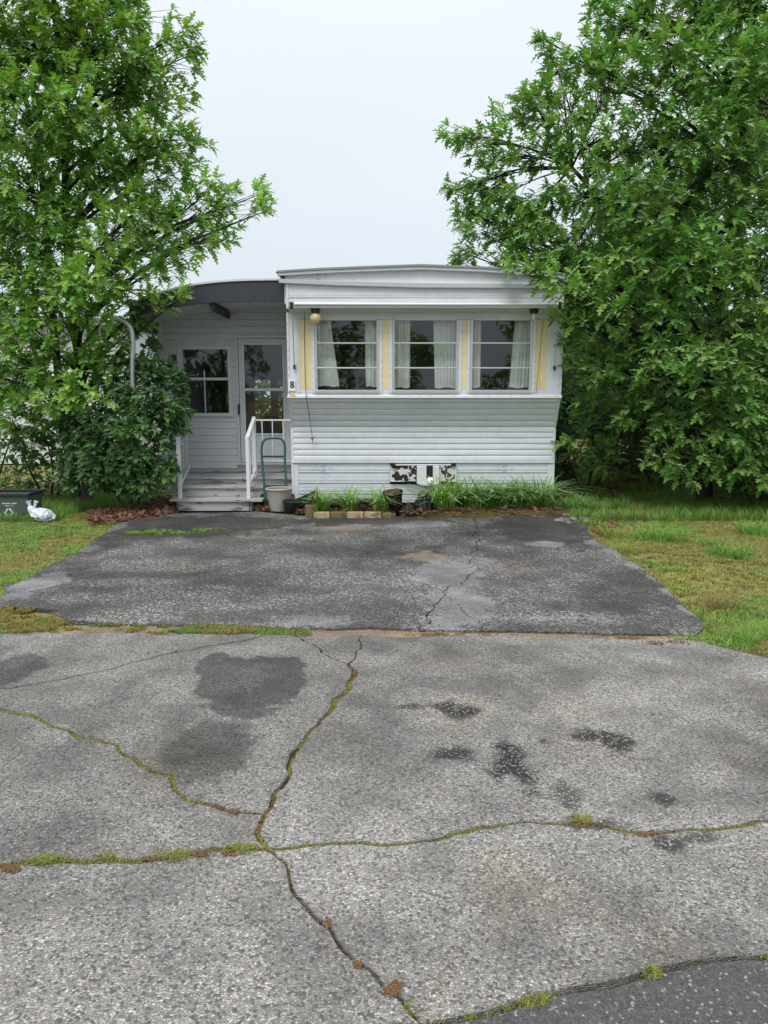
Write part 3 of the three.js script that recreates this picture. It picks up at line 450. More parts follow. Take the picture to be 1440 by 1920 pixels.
// lamps under the overhang (unlit)
{
  const c = onZ(591.5, 597, ZF - 0.07), l = thing('globe_lamp', 'round cream glass globe lamp hanging under the overhang', 'lamp', [c.x, c.y, c.z]);
  part(l, 'globe', new THREE.SphereGeometry(0.072, 28, 20).translate(c.x, c.y, c.z), M.globe); part(l, 'base', new THREE.CylinderGeometry(0.058, 0.05, 0.055, 20).translate(c.x, c.y + 0.09, c.z), M.darkMetal);
  part(l, 'ceiling_plate', new THREE.CylinderGeometry(0.062, 0.062, 0.03, 20).translate(c.x, c.y + 0.13, c.z), M.black);
  const d = onZ(1001, 592, ZF - 0.07), k = thing('bare_bulb_lamp', 'bare bulb in a dark fixture under the overhang', 'lamp', [d.x, d.y, d.z]);
  part(k, 'ceiling_plate', new THREE.CylinderGeometry(0.065, 0.045, 0.05, 20).translate(d.x, d.y + 0.05, d.z), M.black); part(k, 'socket', new THREE.CylinderGeometry(0.022, 0.02, 0.04, 14).translate(d.x, d.y + 0.012, d.z), M.trim);
  part(k, 'bulb', new THREE.SphereGeometry(0.031, 18, 14).translate(d.x, d.y - 0.026, d.z), mat({ color: lin(0.62, 0.63, 0.62), roughness: 0.25 }));
}
{ // loose cords
  const a = onZ(571, 585, ZF - 0.1), b = onZ(574, 742, ZW + 0.04), e = onZ(586, 824, ZL + 0.06); const t = thing('hanging_cord', 'thin dark cord hanging from the overhang down the ribbed siding', 'cord', [e.x, e.y, e.z]);
  part(t, 'cord', tube([a, V(b.x - 0.01, 2.0, ZW + 0.05), b, V(lerp(b.x, e.x, 0.5), (b.y + e.y) / 2, ZL + 0.13), e], 0.004, 30, 5), M.darkMetal);
  part(t, 'knot', mergeGeometries([tube([e, V(e.x - 0.035, e.y + 0.02, e.z + 0.01)], 0.005, 4, 5), tube([e, V(e.x + 0.03, e.y + 0.03, e.z)], 0.005, 4, 5), tube([e, V(e.x - 0.006, e.y - 0.05, e.z)], 0.005, 4, 5)]), M.darkMetal);
  const c = onZ(1019, 600, ZF - 0.1), d = onZ(1005, 738, ZW + 0.03), u = thing('thin_wire', 'thin slanting wire in front of the yellow panel below the bare bulb', 'wire', [d.x, d.y, d.z]); part(u, 'wire', tube([c, V((c.x + d.x) / 2, (c.y + d.y) / 2, ZW + 0.05), d], 0.003, 16, 5), M.darkMetal);
}

// ------------------------------------------------------------------ entry porch room beside the home
const ZP = -11.3, ZE = -10.2, DECK = 0.41;
const porch = thing('entry_porch', 'white boarded entry room with storm door, dark window and curved navy roof edge', 'porch', [-2.3, 0, -12.2]);
const pX = p => wx(p, ZP, 740), pY = p => hy(p, ZP);
{
  const xl = pX(301), xr = XL - 0.003, top = 2.86, dx0 = pX(444), dx1 = xr - 0.03, dy0 = pY(868), dy1 = pY(629), wx0 = pX(338), wx1 = pX(436), wy0 = pY(777), wy1 = pY(648);
  const roofY = x => { const t = (x - xl) / (xr - xl); return lerp(2.59, 2.80, 1 - Math.pow(1 - clamp(t, -0.3, 1), 3)); };
  // boards, cut at the openings; a sheathing core behind
  const bh = 0.0985; let k = 0;
  const seg = (a, b, y0, y1) => { if (b - a < 0.01) return; const lean = 0.006; part(porch, 'wall_board', sheet([[y0 + 0.002, ZP - 0.012], [y0 + 0.004, ZP + lean], [y1 - 0.012, ZP + 0.001], [y1 - 0.001, ZP - 0.002], [y1 - 0.001, ZP - 0.012]], a, b, 8, x => 0.0015 * (vn(x * 3, y0 * 30, 3) - 0.5)), M.porchWhite); };
  for (let y = DECK + 0.06; y < top; y += bh) {
    const y1 = Math.min(y + bh, top); const cuts = [[xl + 0.06, xr]]; const cut = (a, b) => { const o = []; for (const [p, q] of cuts) { if (b <= p || a >= q) o.push([p, q]); else { if (a > p) o.push([p, a]); if (b < q) o.push([b, q]); } } cuts.length = 0; cuts.push(...o); };
    if (y1 > wy0 && y < wy1) cut(wx0, wx1); if (y1 > dy0 - 0.03 && y < dy1) cut(dx0, dx1); for (const [p, q] of cuts) seg(p, q, y, y1);
  }
  const core = (a, b, y0, y1) => part(porch, 'wall_core', box(a, b, y0, y1, ZP - 0.10, ZP - 0.013), M.porchWhite);
  core(xl, wx0, 0.1, top); core(wx0, wx1, 0.1, wy0); core(wx0, wx1, wy1, top); core(wx1, dx0, 0.1, top); core(dx0, dx1, dy1, top); core(dx0, dx1, 0.1, dy0 - 0.02); core(dx1, xr, 0.1, top);
  part(porch, 'corner_board', box(xl - 0.006, xl + 0.06, DECK + 0.02, top - 0.25, ZP - 0.10, ZP + 0.014, 0.003), M.porchWhite);
  part(porch, 'base_board', box(xl + 0.06, xr, DECK + 0.004, DECK + 0.056, ZP - 0.03, ZP + 0.016, 0.003), M.step);
  // room behind: sides, back wall with two openings, floor, ceiling
  const zb = -14.0, bX = p => wx(p, zb, 750), bY = p => hy(p, zb), o1 = [bX(477), bX(508)], o2 = [bX(521), bX(541)], ob = bY(788), ot = bY(712);
  part(porch, 'side_wall', box(xl, xl + 0.08, 0.1, top - 0.2, zb, ZP - 0.10), M.porchWhite); part(porch, 'floor', box(xl + 0.08, xr, 0.36, 0.44, zb, ZP - 0.10), M.wallIn); part(porch, 'ceiling', box(xl + 0.08, xr, 2.56, 2.62, zb, ZP - 0.10), M.wallInPale);
  for (const [a, b, c, d] of [[xl, o1[0], 0.1, top], [o1[0], o1[1], 0.1, ob], [o1[0], o1[1], ot, top], [o1[1], o2[0], 0.1, top], [o2[0], o2[1], 0.1, ob], [o2[0], o2[1], ot, top], [o2[1], xr, 0.1, top]]) part(porch, 'back_wall', box(a, b, c, d, zb - 0.1, zb), M.wallInPale);
  { const m = lerp(ob, ot, 0.45); for (const o of [o1, o2]) part(porch, 'back_sash_rail', box(o[0], o[1], m - 0.015, m + 0.015, zb - 0.06, zb - 0.03), M.porchWhite); }
  // window: frame, sash, pane, centre bar
  const w = holder(porch, 'window'); const f = (g, m = M.porchWhite) => part(w, 'frame', g, m);
  const t = 0.055; f(box(wx0 - 0.02, wx0 + t, wy0, wy1, ZP - 0.09, ZP + 0.022, 0.004)); f(box(wx1 - t, wx1 + 0.004, wy0, wy1, ZP - 0.09, ZP + 0.022, 0.004)); f(box(wx0 + t, wx1 - t, wy1 - t, wy1 + 0.004, ZP - 0.09, ZP + 0.020, 0.004)); f(box(wx0 - 0.03, wx1 + 0.012, wy0 - 0.03, wy0 + 0.02, ZP - 0.09, ZP + 0.040, 0.005));
  const my = pY(710.5); part(w, 'sash_rail', box(wx0 + t, wx1 - t, my - 0.02, my + 0.02, ZP - 0.04, ZP + 0.010, 0.004), M.porchWhite);
  const bx = pX(384); part(w, 'centre_bar', box(bx - 0.008, bx + 0.008, wy0 + 0.02, my + 0.12, ZP - 0.030, ZP - 0.012), M.porchWhite);
  for (const [a, b, z] of [[wy0 + 0.02, my - 0.02, ZP - 0.035], [my + 0.02, wy1 - t, ZP - 0.02]]) part(w, 'pane', new THREE.PlaneGeometry(wx1 - wx0 - 2 * t, b - a).translate((wx0 + wx1) / 2, (a + b) / 2, z), M.glass);
  // storm door
  const d = holder(porch, 'storm_door', 'white storm door with two tall panes'); const D = (n, g, m = M.porchWhite) => part(d, n, g, m);
  D('door_frame', box(dx0, dx0 + 0.035, dy0, dy1, ZP - 0.09, ZP + 0.026, 0.004)); D('door_frame', box(dx0 + 0.035, dx1, dy1 - 0.04, dy1, ZP - 0.09, ZP + 0.026, 0.004)); D('threshold', box(dx0 - 0.02, dx1, dy0 - 0.03, dy0, ZP - 0.09, ZP + 0.045, 0.004), M.alu);
  const l0 = dx0 + 0.042, l1 = dx1 - 0.004, gx0 = pX(458.5), gx1 = pX(533), gy0 = pY(814), gy1 = pY(645), gm = pY(730.5), zd = ZP + 0.012;
  D('stile', box(l0, gx0, dy0 + 0.006, dy1 - 0.046, ZP - 0.03, zd, 0.003)); D('stile', box(gx1, l1, dy0 + 0.006, dy1 - 0.046, ZP - 0.03, zd, 0.003)); D('top_rail', box(gx0, gx1, gy1, dy1 - 0.046, ZP - 0.03, zd, 0.003)); D('kick_plate', box(gx0, gx1, dy0 + 0.006, gy0, ZP - 0.03, zd, 0.003));
  for (const [a, b, c, e] of [[gx0 - 0.012, gx0 + 0.012, gy0, gy1], [gx1 - 0.012, gx1 + 0.012, gy0, gy1]]) D('bead', box(a, b, c, e, zd - 0.01, zd + 0.012, 0.003), M.trim); for (const y of [gy0, gy1]) D('bead', box(gx0 + 0.012, gx1 - 0.012, y - 0.012, y + 0.012, zd - 0.01, zd + 0.012, 0.003), M.trim);
  D('mid_rail', box(gx0 + 0.012, gx1 - 0.012, gm - 0.022, gm + 0.022, zd - 0.02, zd + 0.014, 0.005), M.alu);
  for (const [a, b] of [[gy0 + 0.012, gm - 0.022], [gm + 0.022, gy1 - 0.012]]) D('pane', new THREE.PlaneGeometry(gx1 - gx0 - 0.024, b - a).rotateY(0.004).translate((gx0 + gx1) / 2, (a + b) / 2, zd - 0.012), M.glass);
  D('handle', mergeGeometries([box(pX(446.2), pX(449.5), pY(776), pY(756), zd, zd + 0.012, 0.004), box(pX(446.4), pX(448.8), pY(778), pY(758), zd + 0.02, zd + 0.045, 0.006), box(pX(446.6), pX(448.6), pY(761), pY(758), zd + 0.01, zd + 0.03, 0.003)]), M.black);
  // roof: curved deck, soffit, navy fascia with peaked cut-outs, beams
  const rx0 = wx(243, ZE, 590), rx1 = xr + 0.05, n = 14, top_ = [], bot_ = [], fT = [], fB = [];
  for (let i = 0; i <= n; i++) { const x = lerp(rx0, rx1, i / n), y = roofY(x); top_.push([x, y + 0.225 - 0.10 * Math.pow(1 - i / n, 3)]); bot_.push([x, y - 0.03]); }
  part(porch, 'roof_deck', plate([...top_.map(q => [q[0], q[1]]), ...top_.slice().reverse().map(q => [q[0], q[1] + 0.025])], zb - 0.3, ZE + 0.03), M.trim);
  part(porch, 'soffit', plate([...bot_.map(q => [q[0], q[1] + 0.02]), ...bot_.slice().reverse().map(q => [q[0], q[1] + 0.035])], ZP - 0.012, ZE - 0.024), M.porchSoffit);
  part(porch, 'fascia', plate([...bot_.map(q => [q[0], q[1] - 0.004]), ...top_.slice().reverse().map(q => [q[0], q[1] - 0.002])], ZE - 0.022, ZE + 0.012, 0.003), M.navy);
  for (const p of [468, 497]) { const q = onZ(p, 570, ZE + 0.014); part(porch, 'fascia_tab', plate([[q.x - 0.02, q.y - 0.012], [q.x + 0.02, q.y - 0.012], [q.x, q.y + 0.03]], ZE + 0.0125, ZE + 0.018), M.navy); }
  { const x = wx(396, ZE, 572), y = roofY(x) - 0.03; part(porch, 'beam', bar(V(x, y - 0.03, ZE - 0.03), V(x, y - 0.05, ZP + 0.01), 0.06, 0.10), M.navy); }
  { const x = rx0 + 0.03, y = roofY(x) - 0.05; part(porch, 'eave_beam', bar(V(x, y + 0.03, ZE - 0.02), V(x, y - 0.03, zb - 0.3), 0.05, 0.13), M.navy);
    // scalloped valance hanging under the eave beam
    const s = []; const N = 12, L = ZE - 0.03 - (ZP - 0.1); s.push([0, 0]); for (let i = 0; i < N; i++) { const a = L * i / N, b = L * (i + 1) / N, m = (a + b) / 2; s.push([a + 0.008, -0.055], [m, -0.12], [b - 0.008, -0.055]); } s.push([L, 0]);
    const g = new THREE.ExtrudeGeometry(new THREE.Shape(s.map(q => new THREE.Vector2(q[0], q[1]))), { depth: 0.012, bevelEnabled: false }); g.rotateY(Math.PI / 2); g.translate(x - 0.006, y - 0.03, ZE - 0.03); part(porch, 'valance', metreUV(g), M.navy);
    const q = onZ(247, 600, ZE + 0.05), e = onZ(249, 712, ZE + 0.05); part(porch, 'downspout', tube([V(q.x - 0.28, q.y + 0.02, ZE + 0.05), V(q.x - 0.14, q.y + 0.01, ZE + 0.05), V(q.x - 0.02, q.y - 0.09, ZE + 0.05), V(q.x, q.y - 0.2, ZE + 0.05), V(e.x, e.y, ZE + 0.05), V(e.x, 0.2, ZE + 0.05)], 0.032, 40, 10), M.alu); }
  { const p = onZ(326, 671, ZP + 0.012); part(porch, 'number_plate', box(p.x - 0.075, p.x + 0.075, p.y - 0.045, p.y + 0.045, ZP + 0.008, ZP + 0.0125), mat({ color: lin(0.25, 0.25, 0.25), roughness: 0.5 })); digits(porch, '8', 0.085, p.x, p.y, ZP + 0.013, M.black); const q = onZ(325, 684, ZP + 0.012); digits(porch, ',', 0.07, q.x, q.y + 0.02, ZP + 0.011, M.black, 'number_mark'); }
}
// steps
{
  const s = thing('porch_steps', 'worn grey wooden steps leading up to the storm door', 'steps', [-2.2, 0, -10.5]);
  const nose0 = -10.14, X0 = wx(331, nose0, 930), X1 = wx(492, nose0, 938), R = (z) => wx(337, z, 920);
  const board = (n, a, b, y0, y1, z0, z1) => part(s, n, box(a, b, y0, y1, z0, z1, 0.004), M.step);
  const h0 = 0.165, h1 = 0.312, xr = XL - 0.01, z1 = -10.40, z2 = -10.66;
  board('riser', wx(334, nose0, 950), wx(466, nose0, 950), 0.004, h0 - 0.036, nose0 - 0.055, nose0 - 0.03); board('side_panel', wx(329, nose0, 950) , wx(333.5, nose0, 950), 0.004, h0 - 0.036, nose0 - 0.3, nose0 - 0.05); board('side_panel', wx(466.5, nose0, 950), wx(472, nose0, 950), 0.004, h0 - 0.036, nose0 - 0.3, nose0 - 0.05);
  board('tread', X0 - 0.10, X1, h0 - 0.034, h0, nose0 - 0.30, nose0); board('riser', R(z1), xr, h0 + 0.001, h1 - 0.034, z1 - 0.05, z1 - 0.028);
  board('tread', R(z1) - 0.03, xr, h1 - 0.032, h1, z1 - 0.3, z1); board('riser', R(z2), xr, h1 + 0.001, DECK - 0.034, z2 - 0.05, z2 - 0.028);
  const dz = (z2 - (ZP + 0.02)) / 4; for (let i = 0; i < 4; i++) board('deck_board', R(z2) - 0.04, xr, DECK - 0.032, DECK - (i % 2) * 0.002, z2 - dz * (i + 1) + 0.005, z2 - dz * i);
  board('side_panel', R(z2) - 0.02, R(z2) + 0.01, 0.004, DECK - 0.034, ZP + 0.02, z2 - 0.06);
  board('riser', wx(471, z1, 930), xr, 0.05, h0 - 0.004, z1 - 0.06, z1 - 0.03);
  const hdl = (name, label, build) => { const t = thing(name, label, 'handrail', [0, 0, 0], 'white metal handrails of the entry steps'); build(t); return t; };
  const post = (t, p, y0, y1, w = 0.048) => { part(t, 'post', box(p.x - w / 2, p.x + w / 2, y0, y1, p.z - w / 2, p.z + w / 2, 0.006), M.rail); };
  // both side rails: front post on the lowest tread, sloping rail back to the wall or deck post
  for (const [pxF, lbl, endZ, pxE, yE] of [[338, 'white metal handrail half hidden by the leafy shrub', ZP + 0.03, 354, pY(796)], [466.5, 'white metal handrail between the steps and the green hand truck', -10.72, 476.5, hy(785, -10.72)]]) {
    const f = onZ(pxF, 930, nose0 - 0.09), yT = hy(821, f.z), e = V(wx(pxE, endZ, 800), yE, endZ), low = V(e.x, DECK + 0.10, e.z);
    const t = thing('handrail', lbl, 'handrail', [f.x, h0, f.z]);
    post(t, f, h0, yT + 0.02); if (pxF > 400) post(t, e, DECK, e.y + 0.03); part(t, 'top_rail', bar(V(f.x, yT, f.z), e, 0.05, 0.03), M.rail); const fl = V(f.x, h0 + 0.16, f.z); part(t, 'bottom_rail', bar(fl, low, 0.022, 0.022), M.rail);
    const n = pxF > 400 ? 2 : 4; for (let i = 1; i <= n; i++) { const u = i / (n + 1); part(t, 'baluster', bar(V(lerp(f.x, e.x, u), lerp(fl.y, low.y, u), lerp(f.z, e.z, u)), V(lerp(f.x, e.x, u), lerp(yT, e.y, u), lerp(f.z, e.z, u)), 0.012, 0.012), M.rail); }
    for (let i = 1; i <= n; i += 2) { const u = (i + 0.5) / (n + 1), c = V(lerp(f.x, e.x, u), lerp(yT, e.y, u) - 0.13, lerp(f.z, e.z, u)); part(t, 'scroll', new THREE.TorusGeometry(0.035, 0.006, 6, 16).rotateY(Math.PI / 2).translate(c.x, c.y, c.z), M.rail); }
    if (pxF > 400) { // the run along the deck edge to the home
      const r = XL - 0.02, y = e.y - 0.02, yb = hy(864, e.z); part(t, 'top_rail', bar(V(e.x + 0.02, y, e.z), V(r, y, e.z), 0.022, 0.022), M.rail); part(t, 'bottom_rail', bar(V(e.x + 0.02, yb, e.z), V(r, yb, e.z), 0.018, 0.018), M.rail);
      for (const [a, b] of [[491, 494], [511, 511], [530.5, 534]]) part(t, 'baluster', bar(V(wx(a, e.z, 800), y, e.z), V(wx(b, e.z, 850), yb, e.z), 0.015, 0.015), M.rail);
      part(t, 'post', bar(V(r - 0.012, DECK, e.z), V(r - 0.012, y + 0.01, e.z), 0.02, 0.02), M.rail);
    }
  }
}
// hand truck leaning against the deck
{
  const zb = -10.28, zt = -10.6, at = (a, b, t) => onZ(a, b, lerp(zb, zt, t)); const lo = onZ(497, 945, zb), t = thing('hand_truck', 'green tubular hand truck leaning against the porch deck behind the beige pot', 'hand truck', [lo.x + 0.15, 0, zb]);
  const L = [at(497.5, 955, 0), at(495, 905, 0.35), at(491.5, 862, 0.7), at(491, 838, 0.88)], R = [at(540, 948, 0.05), at(536.5, 905, 0.35), at(534, 862, 0.7), at(534, 838, 0.88)];
  const top = [at(493.5, 828, 0.95), at(499, 823, 1), at(513, 821.5, 1), at(526, 822.5, 1), at(532, 828, 0.95)];
  part(t, 'frame', tube([...L, ...top, ...R.slice().reverse()], 0.0165, 90, 10), M.green);
  for (const [y, k] of [[856, 0.74], [911, 0.32]]) { const a = at(y < 900 ? 491.8 : 495.5, y, k), b = at(y < 900 ? 534 : 537, y, k); part(t, 'crossbar', bar(a, b, 0.022, 0.028), M.green); }
  part(t, 'toe_plate', box(L[0].x - 0.02, R[0].x + 0.02, 0.012, 0.02, zb - 0.02, zb + 0.16, 0.002), M.green);
  for (const x of [L[0].x - 0.055, R[0].x + 0.055]) { const w = part(t, 'wheel', new THREE.TorusGeometry(0.078, 0.026, 10, 24).rotateY(Math.PI / 2).translate(x, 0.105, zb - 0.13), M.plasticBlack); part(w, 'rim', new THREE.CylinderGeometry(0.055, 0.055, 0.03, 16).rotateZ(Math.PI / 2).translate(x, 0.105, zb - 0.13), M.green); }
  part(t, 'axle', tube([V(L[0].x - 0.055, 0.105, zb - 0.13), V(R[0].x + 0.055, 0.105, zb - 0.13)], 0.009, 3, 8), M.darkMetal);
}
// pots
function lathe(pts, x, y, z, seg = 32) { return new THREE.LatheGeometry(pts.map(p => new THREE.Vector2(p[0], p[1])), seg).translate(x, y, z); }
{
  const c = onY(523, 955), t = thing('beige_flower_pot', 'large empty beige flower pot with a thick rim', 'flower pot', [c.x, 0.004, c.z]); c.z = -10.08; c.x = wx(523, c.z, 940); t.position.set(c.x, 0.016, c.z); baseOf.set(t, V(c.x, 0.016, c.z));
  part(t, 'body', lathe([[0.001, 0], [0.105, 0], [0.112, 0.012], [0.150, 0.20], [0.160, 0.262], [0.166, 0.268], [0.166, 0.285], [0.145, 0.285], [0.10, 0.03], [0.001, 0.03]], c.x, 0.018, c.z, 40), M.pot);
  part(t, 'rim', new THREE.TorusGeometry(0.166, 0.015, 10, 44).rotateX(Math.PI / 2).translate(c.x, 0.318, c.z), M.pot);
  const d = onY(545.5, 964), u = thing('small_black_pot', 'small black plastic nursery pot next to the beige pot', 'flower pot', [d.x, 0.016, d.z]); part(u, 'body', lathe([[0.001, 0], [0.075, 0], [0.094, 0.155], [0.094, 0.15], [0.078, 0.02], [0.001, 0.02]], d.x, 0.018, d.z), M.plasticBlack); part(u, 'rim', new THREE.TorusGeometry(0.097, 0.010, 8, 32).rotateX(Math.PI / 2).scale(1, 1.4, 1).translate(d.x, 0.175, d.z), M.plasticBlack);
}
const LITTER = [];
{ // tilted black pot full of dead leaves
  const c = onY(740, 962), z = -9.98, x = wx(740, z, 950), t = thing('black_pot_of_dead_leaves', 'tilted black pot filled with dead leaves against the skirting', 'flower pot', [x, 0.0, z]);
  const tilt = new THREE.Matrix4().makeRotationFromEuler(new THREE.Euler(0.16, 0, 0.10)).setPosition(x, 0.01, z), g = lathe([[0.001, 0], [0.095, 0], [0.128, 0.27], [0.136, 0.272], [0.136, 0.295], [0.122, 0.295], [0.119, 0.23], [0.001, 0.23]], 0, 0, 0); g.applyMatrix4(tilt); part(t, 'body', g, M.plasticBlack);
  const s = new THREE.SphereGeometry(0.118, 18, 8, 0, 6.29, 0, 1.57).scale(1, 0.35, 1).translate(0, 0.232, 0); s.applyMatrix4(tilt); part(t, 'potting_soil', s, M.soil); for (let i = 0; i < 70; i++) { const a = rr() * 6.28, r = 0.11 * Math.sqrt(rr()), q = V(r * Math.cos(a), 0.285 + 0.02 * rr() - r * 0.2, r * Math.sin(a)).applyMatrix4(tilt); LITTER.push([q, 0.6, 0.9]); }
}
// long dark green planter behind the left lilies, one tipped up beside the pots
{
  const open = (x0, x1, y0, y1, z0, z1, w = 0.012) => mergeGeometries([box(x0, x1, y0, y0 + w, z0, z1), box(x0, x0 + w, y0, y1, z0, z1), box(x1 - w, x1, y0, y1, z0, z1), box(x0, x1, y0, y1, z0, z0 + w), box(x0, x1, y0, y1, z1 - w, z1), box(x0 - 0.012, x1 + 0.012, y1 - 0.02, y1 + 0.002, z1 - 0.004, z1 + 0.012), box(x0 - 0.012, x1 + 0.012, y1 - 0.02, y1 + 0.002, z0 - 0.012, z0 + 0.004), box(x0 - 0.012, x0 + 0.002, y1 - 0.02, y1, z0, z1), box(x1 - 0.002, x1 + 0.012, y1 - 0.02, y1, z0, z1)]);
  let t = thing('green_planter_trough', 'long dark green planter trough behind the low lilies', 'planter', [-0.5, 0, -10.25]); part(t, 'body', open(wx(618, -10.25), wx(716, -10.25), 0.0, 0.145, -10.36, -10.17), M.darkGreen);
  const x = wx(577, -10.1), g = open(-0.14, 0.14, 0, 0.15, -0.11, 0.11); g.applyMatrix4(new THREE.Matrix4().makeRotationFromEuler(new THREE.Euler(0.35, 0.1, 0.42)).setPosition(x + 0.01, 0.055, -10.12)); t = thing('tipped_green_planter', 'tipped dark green planter box at the corner of the skirting', 'planter', [x, 0, -10.12]); part(t, 'body', g, M.darkGreen);
}
// brick edging of the small bed
{
  const t = thing('brick_edging', 'row of mossy buff bricks edging the small lily bed', 'brick edging', onY(650, 970).toArray(), undefined);
  const bt = s => tex(128, 64, (u, v, o) => { const n = fbm(u * 8, v * 4, s, 4), m = smooth(0.54, 0.66, fbm(u * 4 + 7, v * 2, s + 4, 3)); const k = 0.75 + 0.5 * n; o[0] = lerp(0.40 * k, 0.13, m * 0.7); o[1] = lerp(0.305 * k, 0.11, m * 0.7); o[2] = lerp(0.18 * k, 0.055, m * 0.7); });
  const mats = [bt(3), bt(17), bt(29)].map(m => mat({ map: m, roughness: 0.95 })), moss = mat({ map: bt(43), color: lin(0.42, 0.42, 0.32), roughness: 1 });
  const brick = (a, b, y1, zf, m, dz = 0.1, yaw = 0) => { const x0 = wx(a, zf, 965), x1 = wx(b, zf, 965), g = new RoundedBoxGeometry(x1 - x0 - 0.006, y1 - 0.005, dz, 1, 0.007); g.rotateY(yaw); g.translate((x0 + x1) / 2, 0.005 + (y1 - 0.005) / 2, zf - dz / 2); const uv = g.attributes.uv; part(t, 'brick', g, m); };
  const zf = onY(640, 973).z; brick(571, 590, 0.165, zf - 0.02, moss, 0.12, 0.15); brick(587, 618, 0.082, zf + 0.01, mats[0], 0.1, 0.05); brick(619, 650, 0.080, zf - 0.01, moss, 0.1); brick(650, 682, 0.082, zf, mats[1], 0.1, -0.02); brick(682.5, 715, 0.083, zf + 0.005, mats[2], 0.1, 0.01); brick(716, 742, 0.062, zf - 0.02, moss, 0.1, -0.08);
}
// earth of the beds along the front
{
  const bed = (name, label, a, b, zA, zB, hMax) => { const g = new THREE.PlaneGeometry(b - a, zA - zB, 60, 16); g.rotateX(-Math.PI / 2); g.translate((a + b) / 2, 0, (zA + zB) / 2); const p = g.attributes.position; for (let i = 0; i < p.count; i++) { const x = p.getX(i), z = p.getZ(i), e = Math.min(x - a, b - x, zA - z) / 0.18; p.setY(i, lerp(-0.035, hMax, smooth(0, 1, e)) + 0.02 * (fbm(x * 9, z * 9, 5, 3) - 0.5) * smooth(0, 1, e)); } g.computeVertexNormals(); const uv = g.attributes.uv; for (let i = 0; i < p.count; i++) uv.setXY(i, p.getX(i) / 2, p.getZ(i) / 2); const m = new THREE.Mesh(g, mat({ color: lin(0.50, 0.40, 0.38), map: soilTex, bumpMap: soilTex, bumpScale: 0.03, roughness: 1 })); m.name = name; m.userData = { kind: 'structure', label }; shadowed(m); scene.add(m); };
  bed('small_bed', 'earth of the brick edged bed', wx(575, -9.75), wx(745, -9.75), -9.72, -10.5, 0.05);
  bed('front_bed', 'earth of the lily bed along the skirting', wx(742, -9.9), 2.75, -9.74, -10.6, 0.045);
  bed('leaf_bed', 'bare earth under the leafy shrub', -4.0, -2.72, -9.3, -11.4, 0.012);
}
// crumpled black plastic beside the pot
{
  const t = thing('black_plastic_sheet', 'crumpled black plastic sheet lying by the skirting', 'plastic sheet', onY(790, 965).toArray());
  const lump = (cx, cz, rx, ry, rz, s) => { const g = new THREE.SphereGeometry(1, 34, 22, 0, 6.2832, 0, 1.75); const p = g.attributes.position; for (let i = 0; i < p.count; i++) { const x = p.getX(i), y = p.getY(i), z = p.getZ(i), f = Math.abs(fbm(x * 2.4 + s, z * 2.4 + y * 1.7, s, 3) - 0.5) * 2, k = 0.62 + 0.75 * f; p.setXYZ(i, cx + x * rx * k, Math.max(0.022, 0.02 + y * ry * k), cz + z * rz * k); } g.computeVertexNormals(); return g; };
  const pl = mat({ color: lin(0.011, 0.011, 0.012), roughness: 0.45, side: THREE.DoubleSide });
  const a = onY(795, 962), b = onY(757, 962), c = onY(775, 966); part(t, 'fold', lump(a.x, a.z, 0.15, 0.24, 0.12, 5), pl); part(t, 'fold', lump(b.x, b.z, 0.16, 0.08, 0.09, 9), pl); part(t, 'fold', lump(c.x, c.z, 0.12, 0.06, 0.07, 13), pl);
}
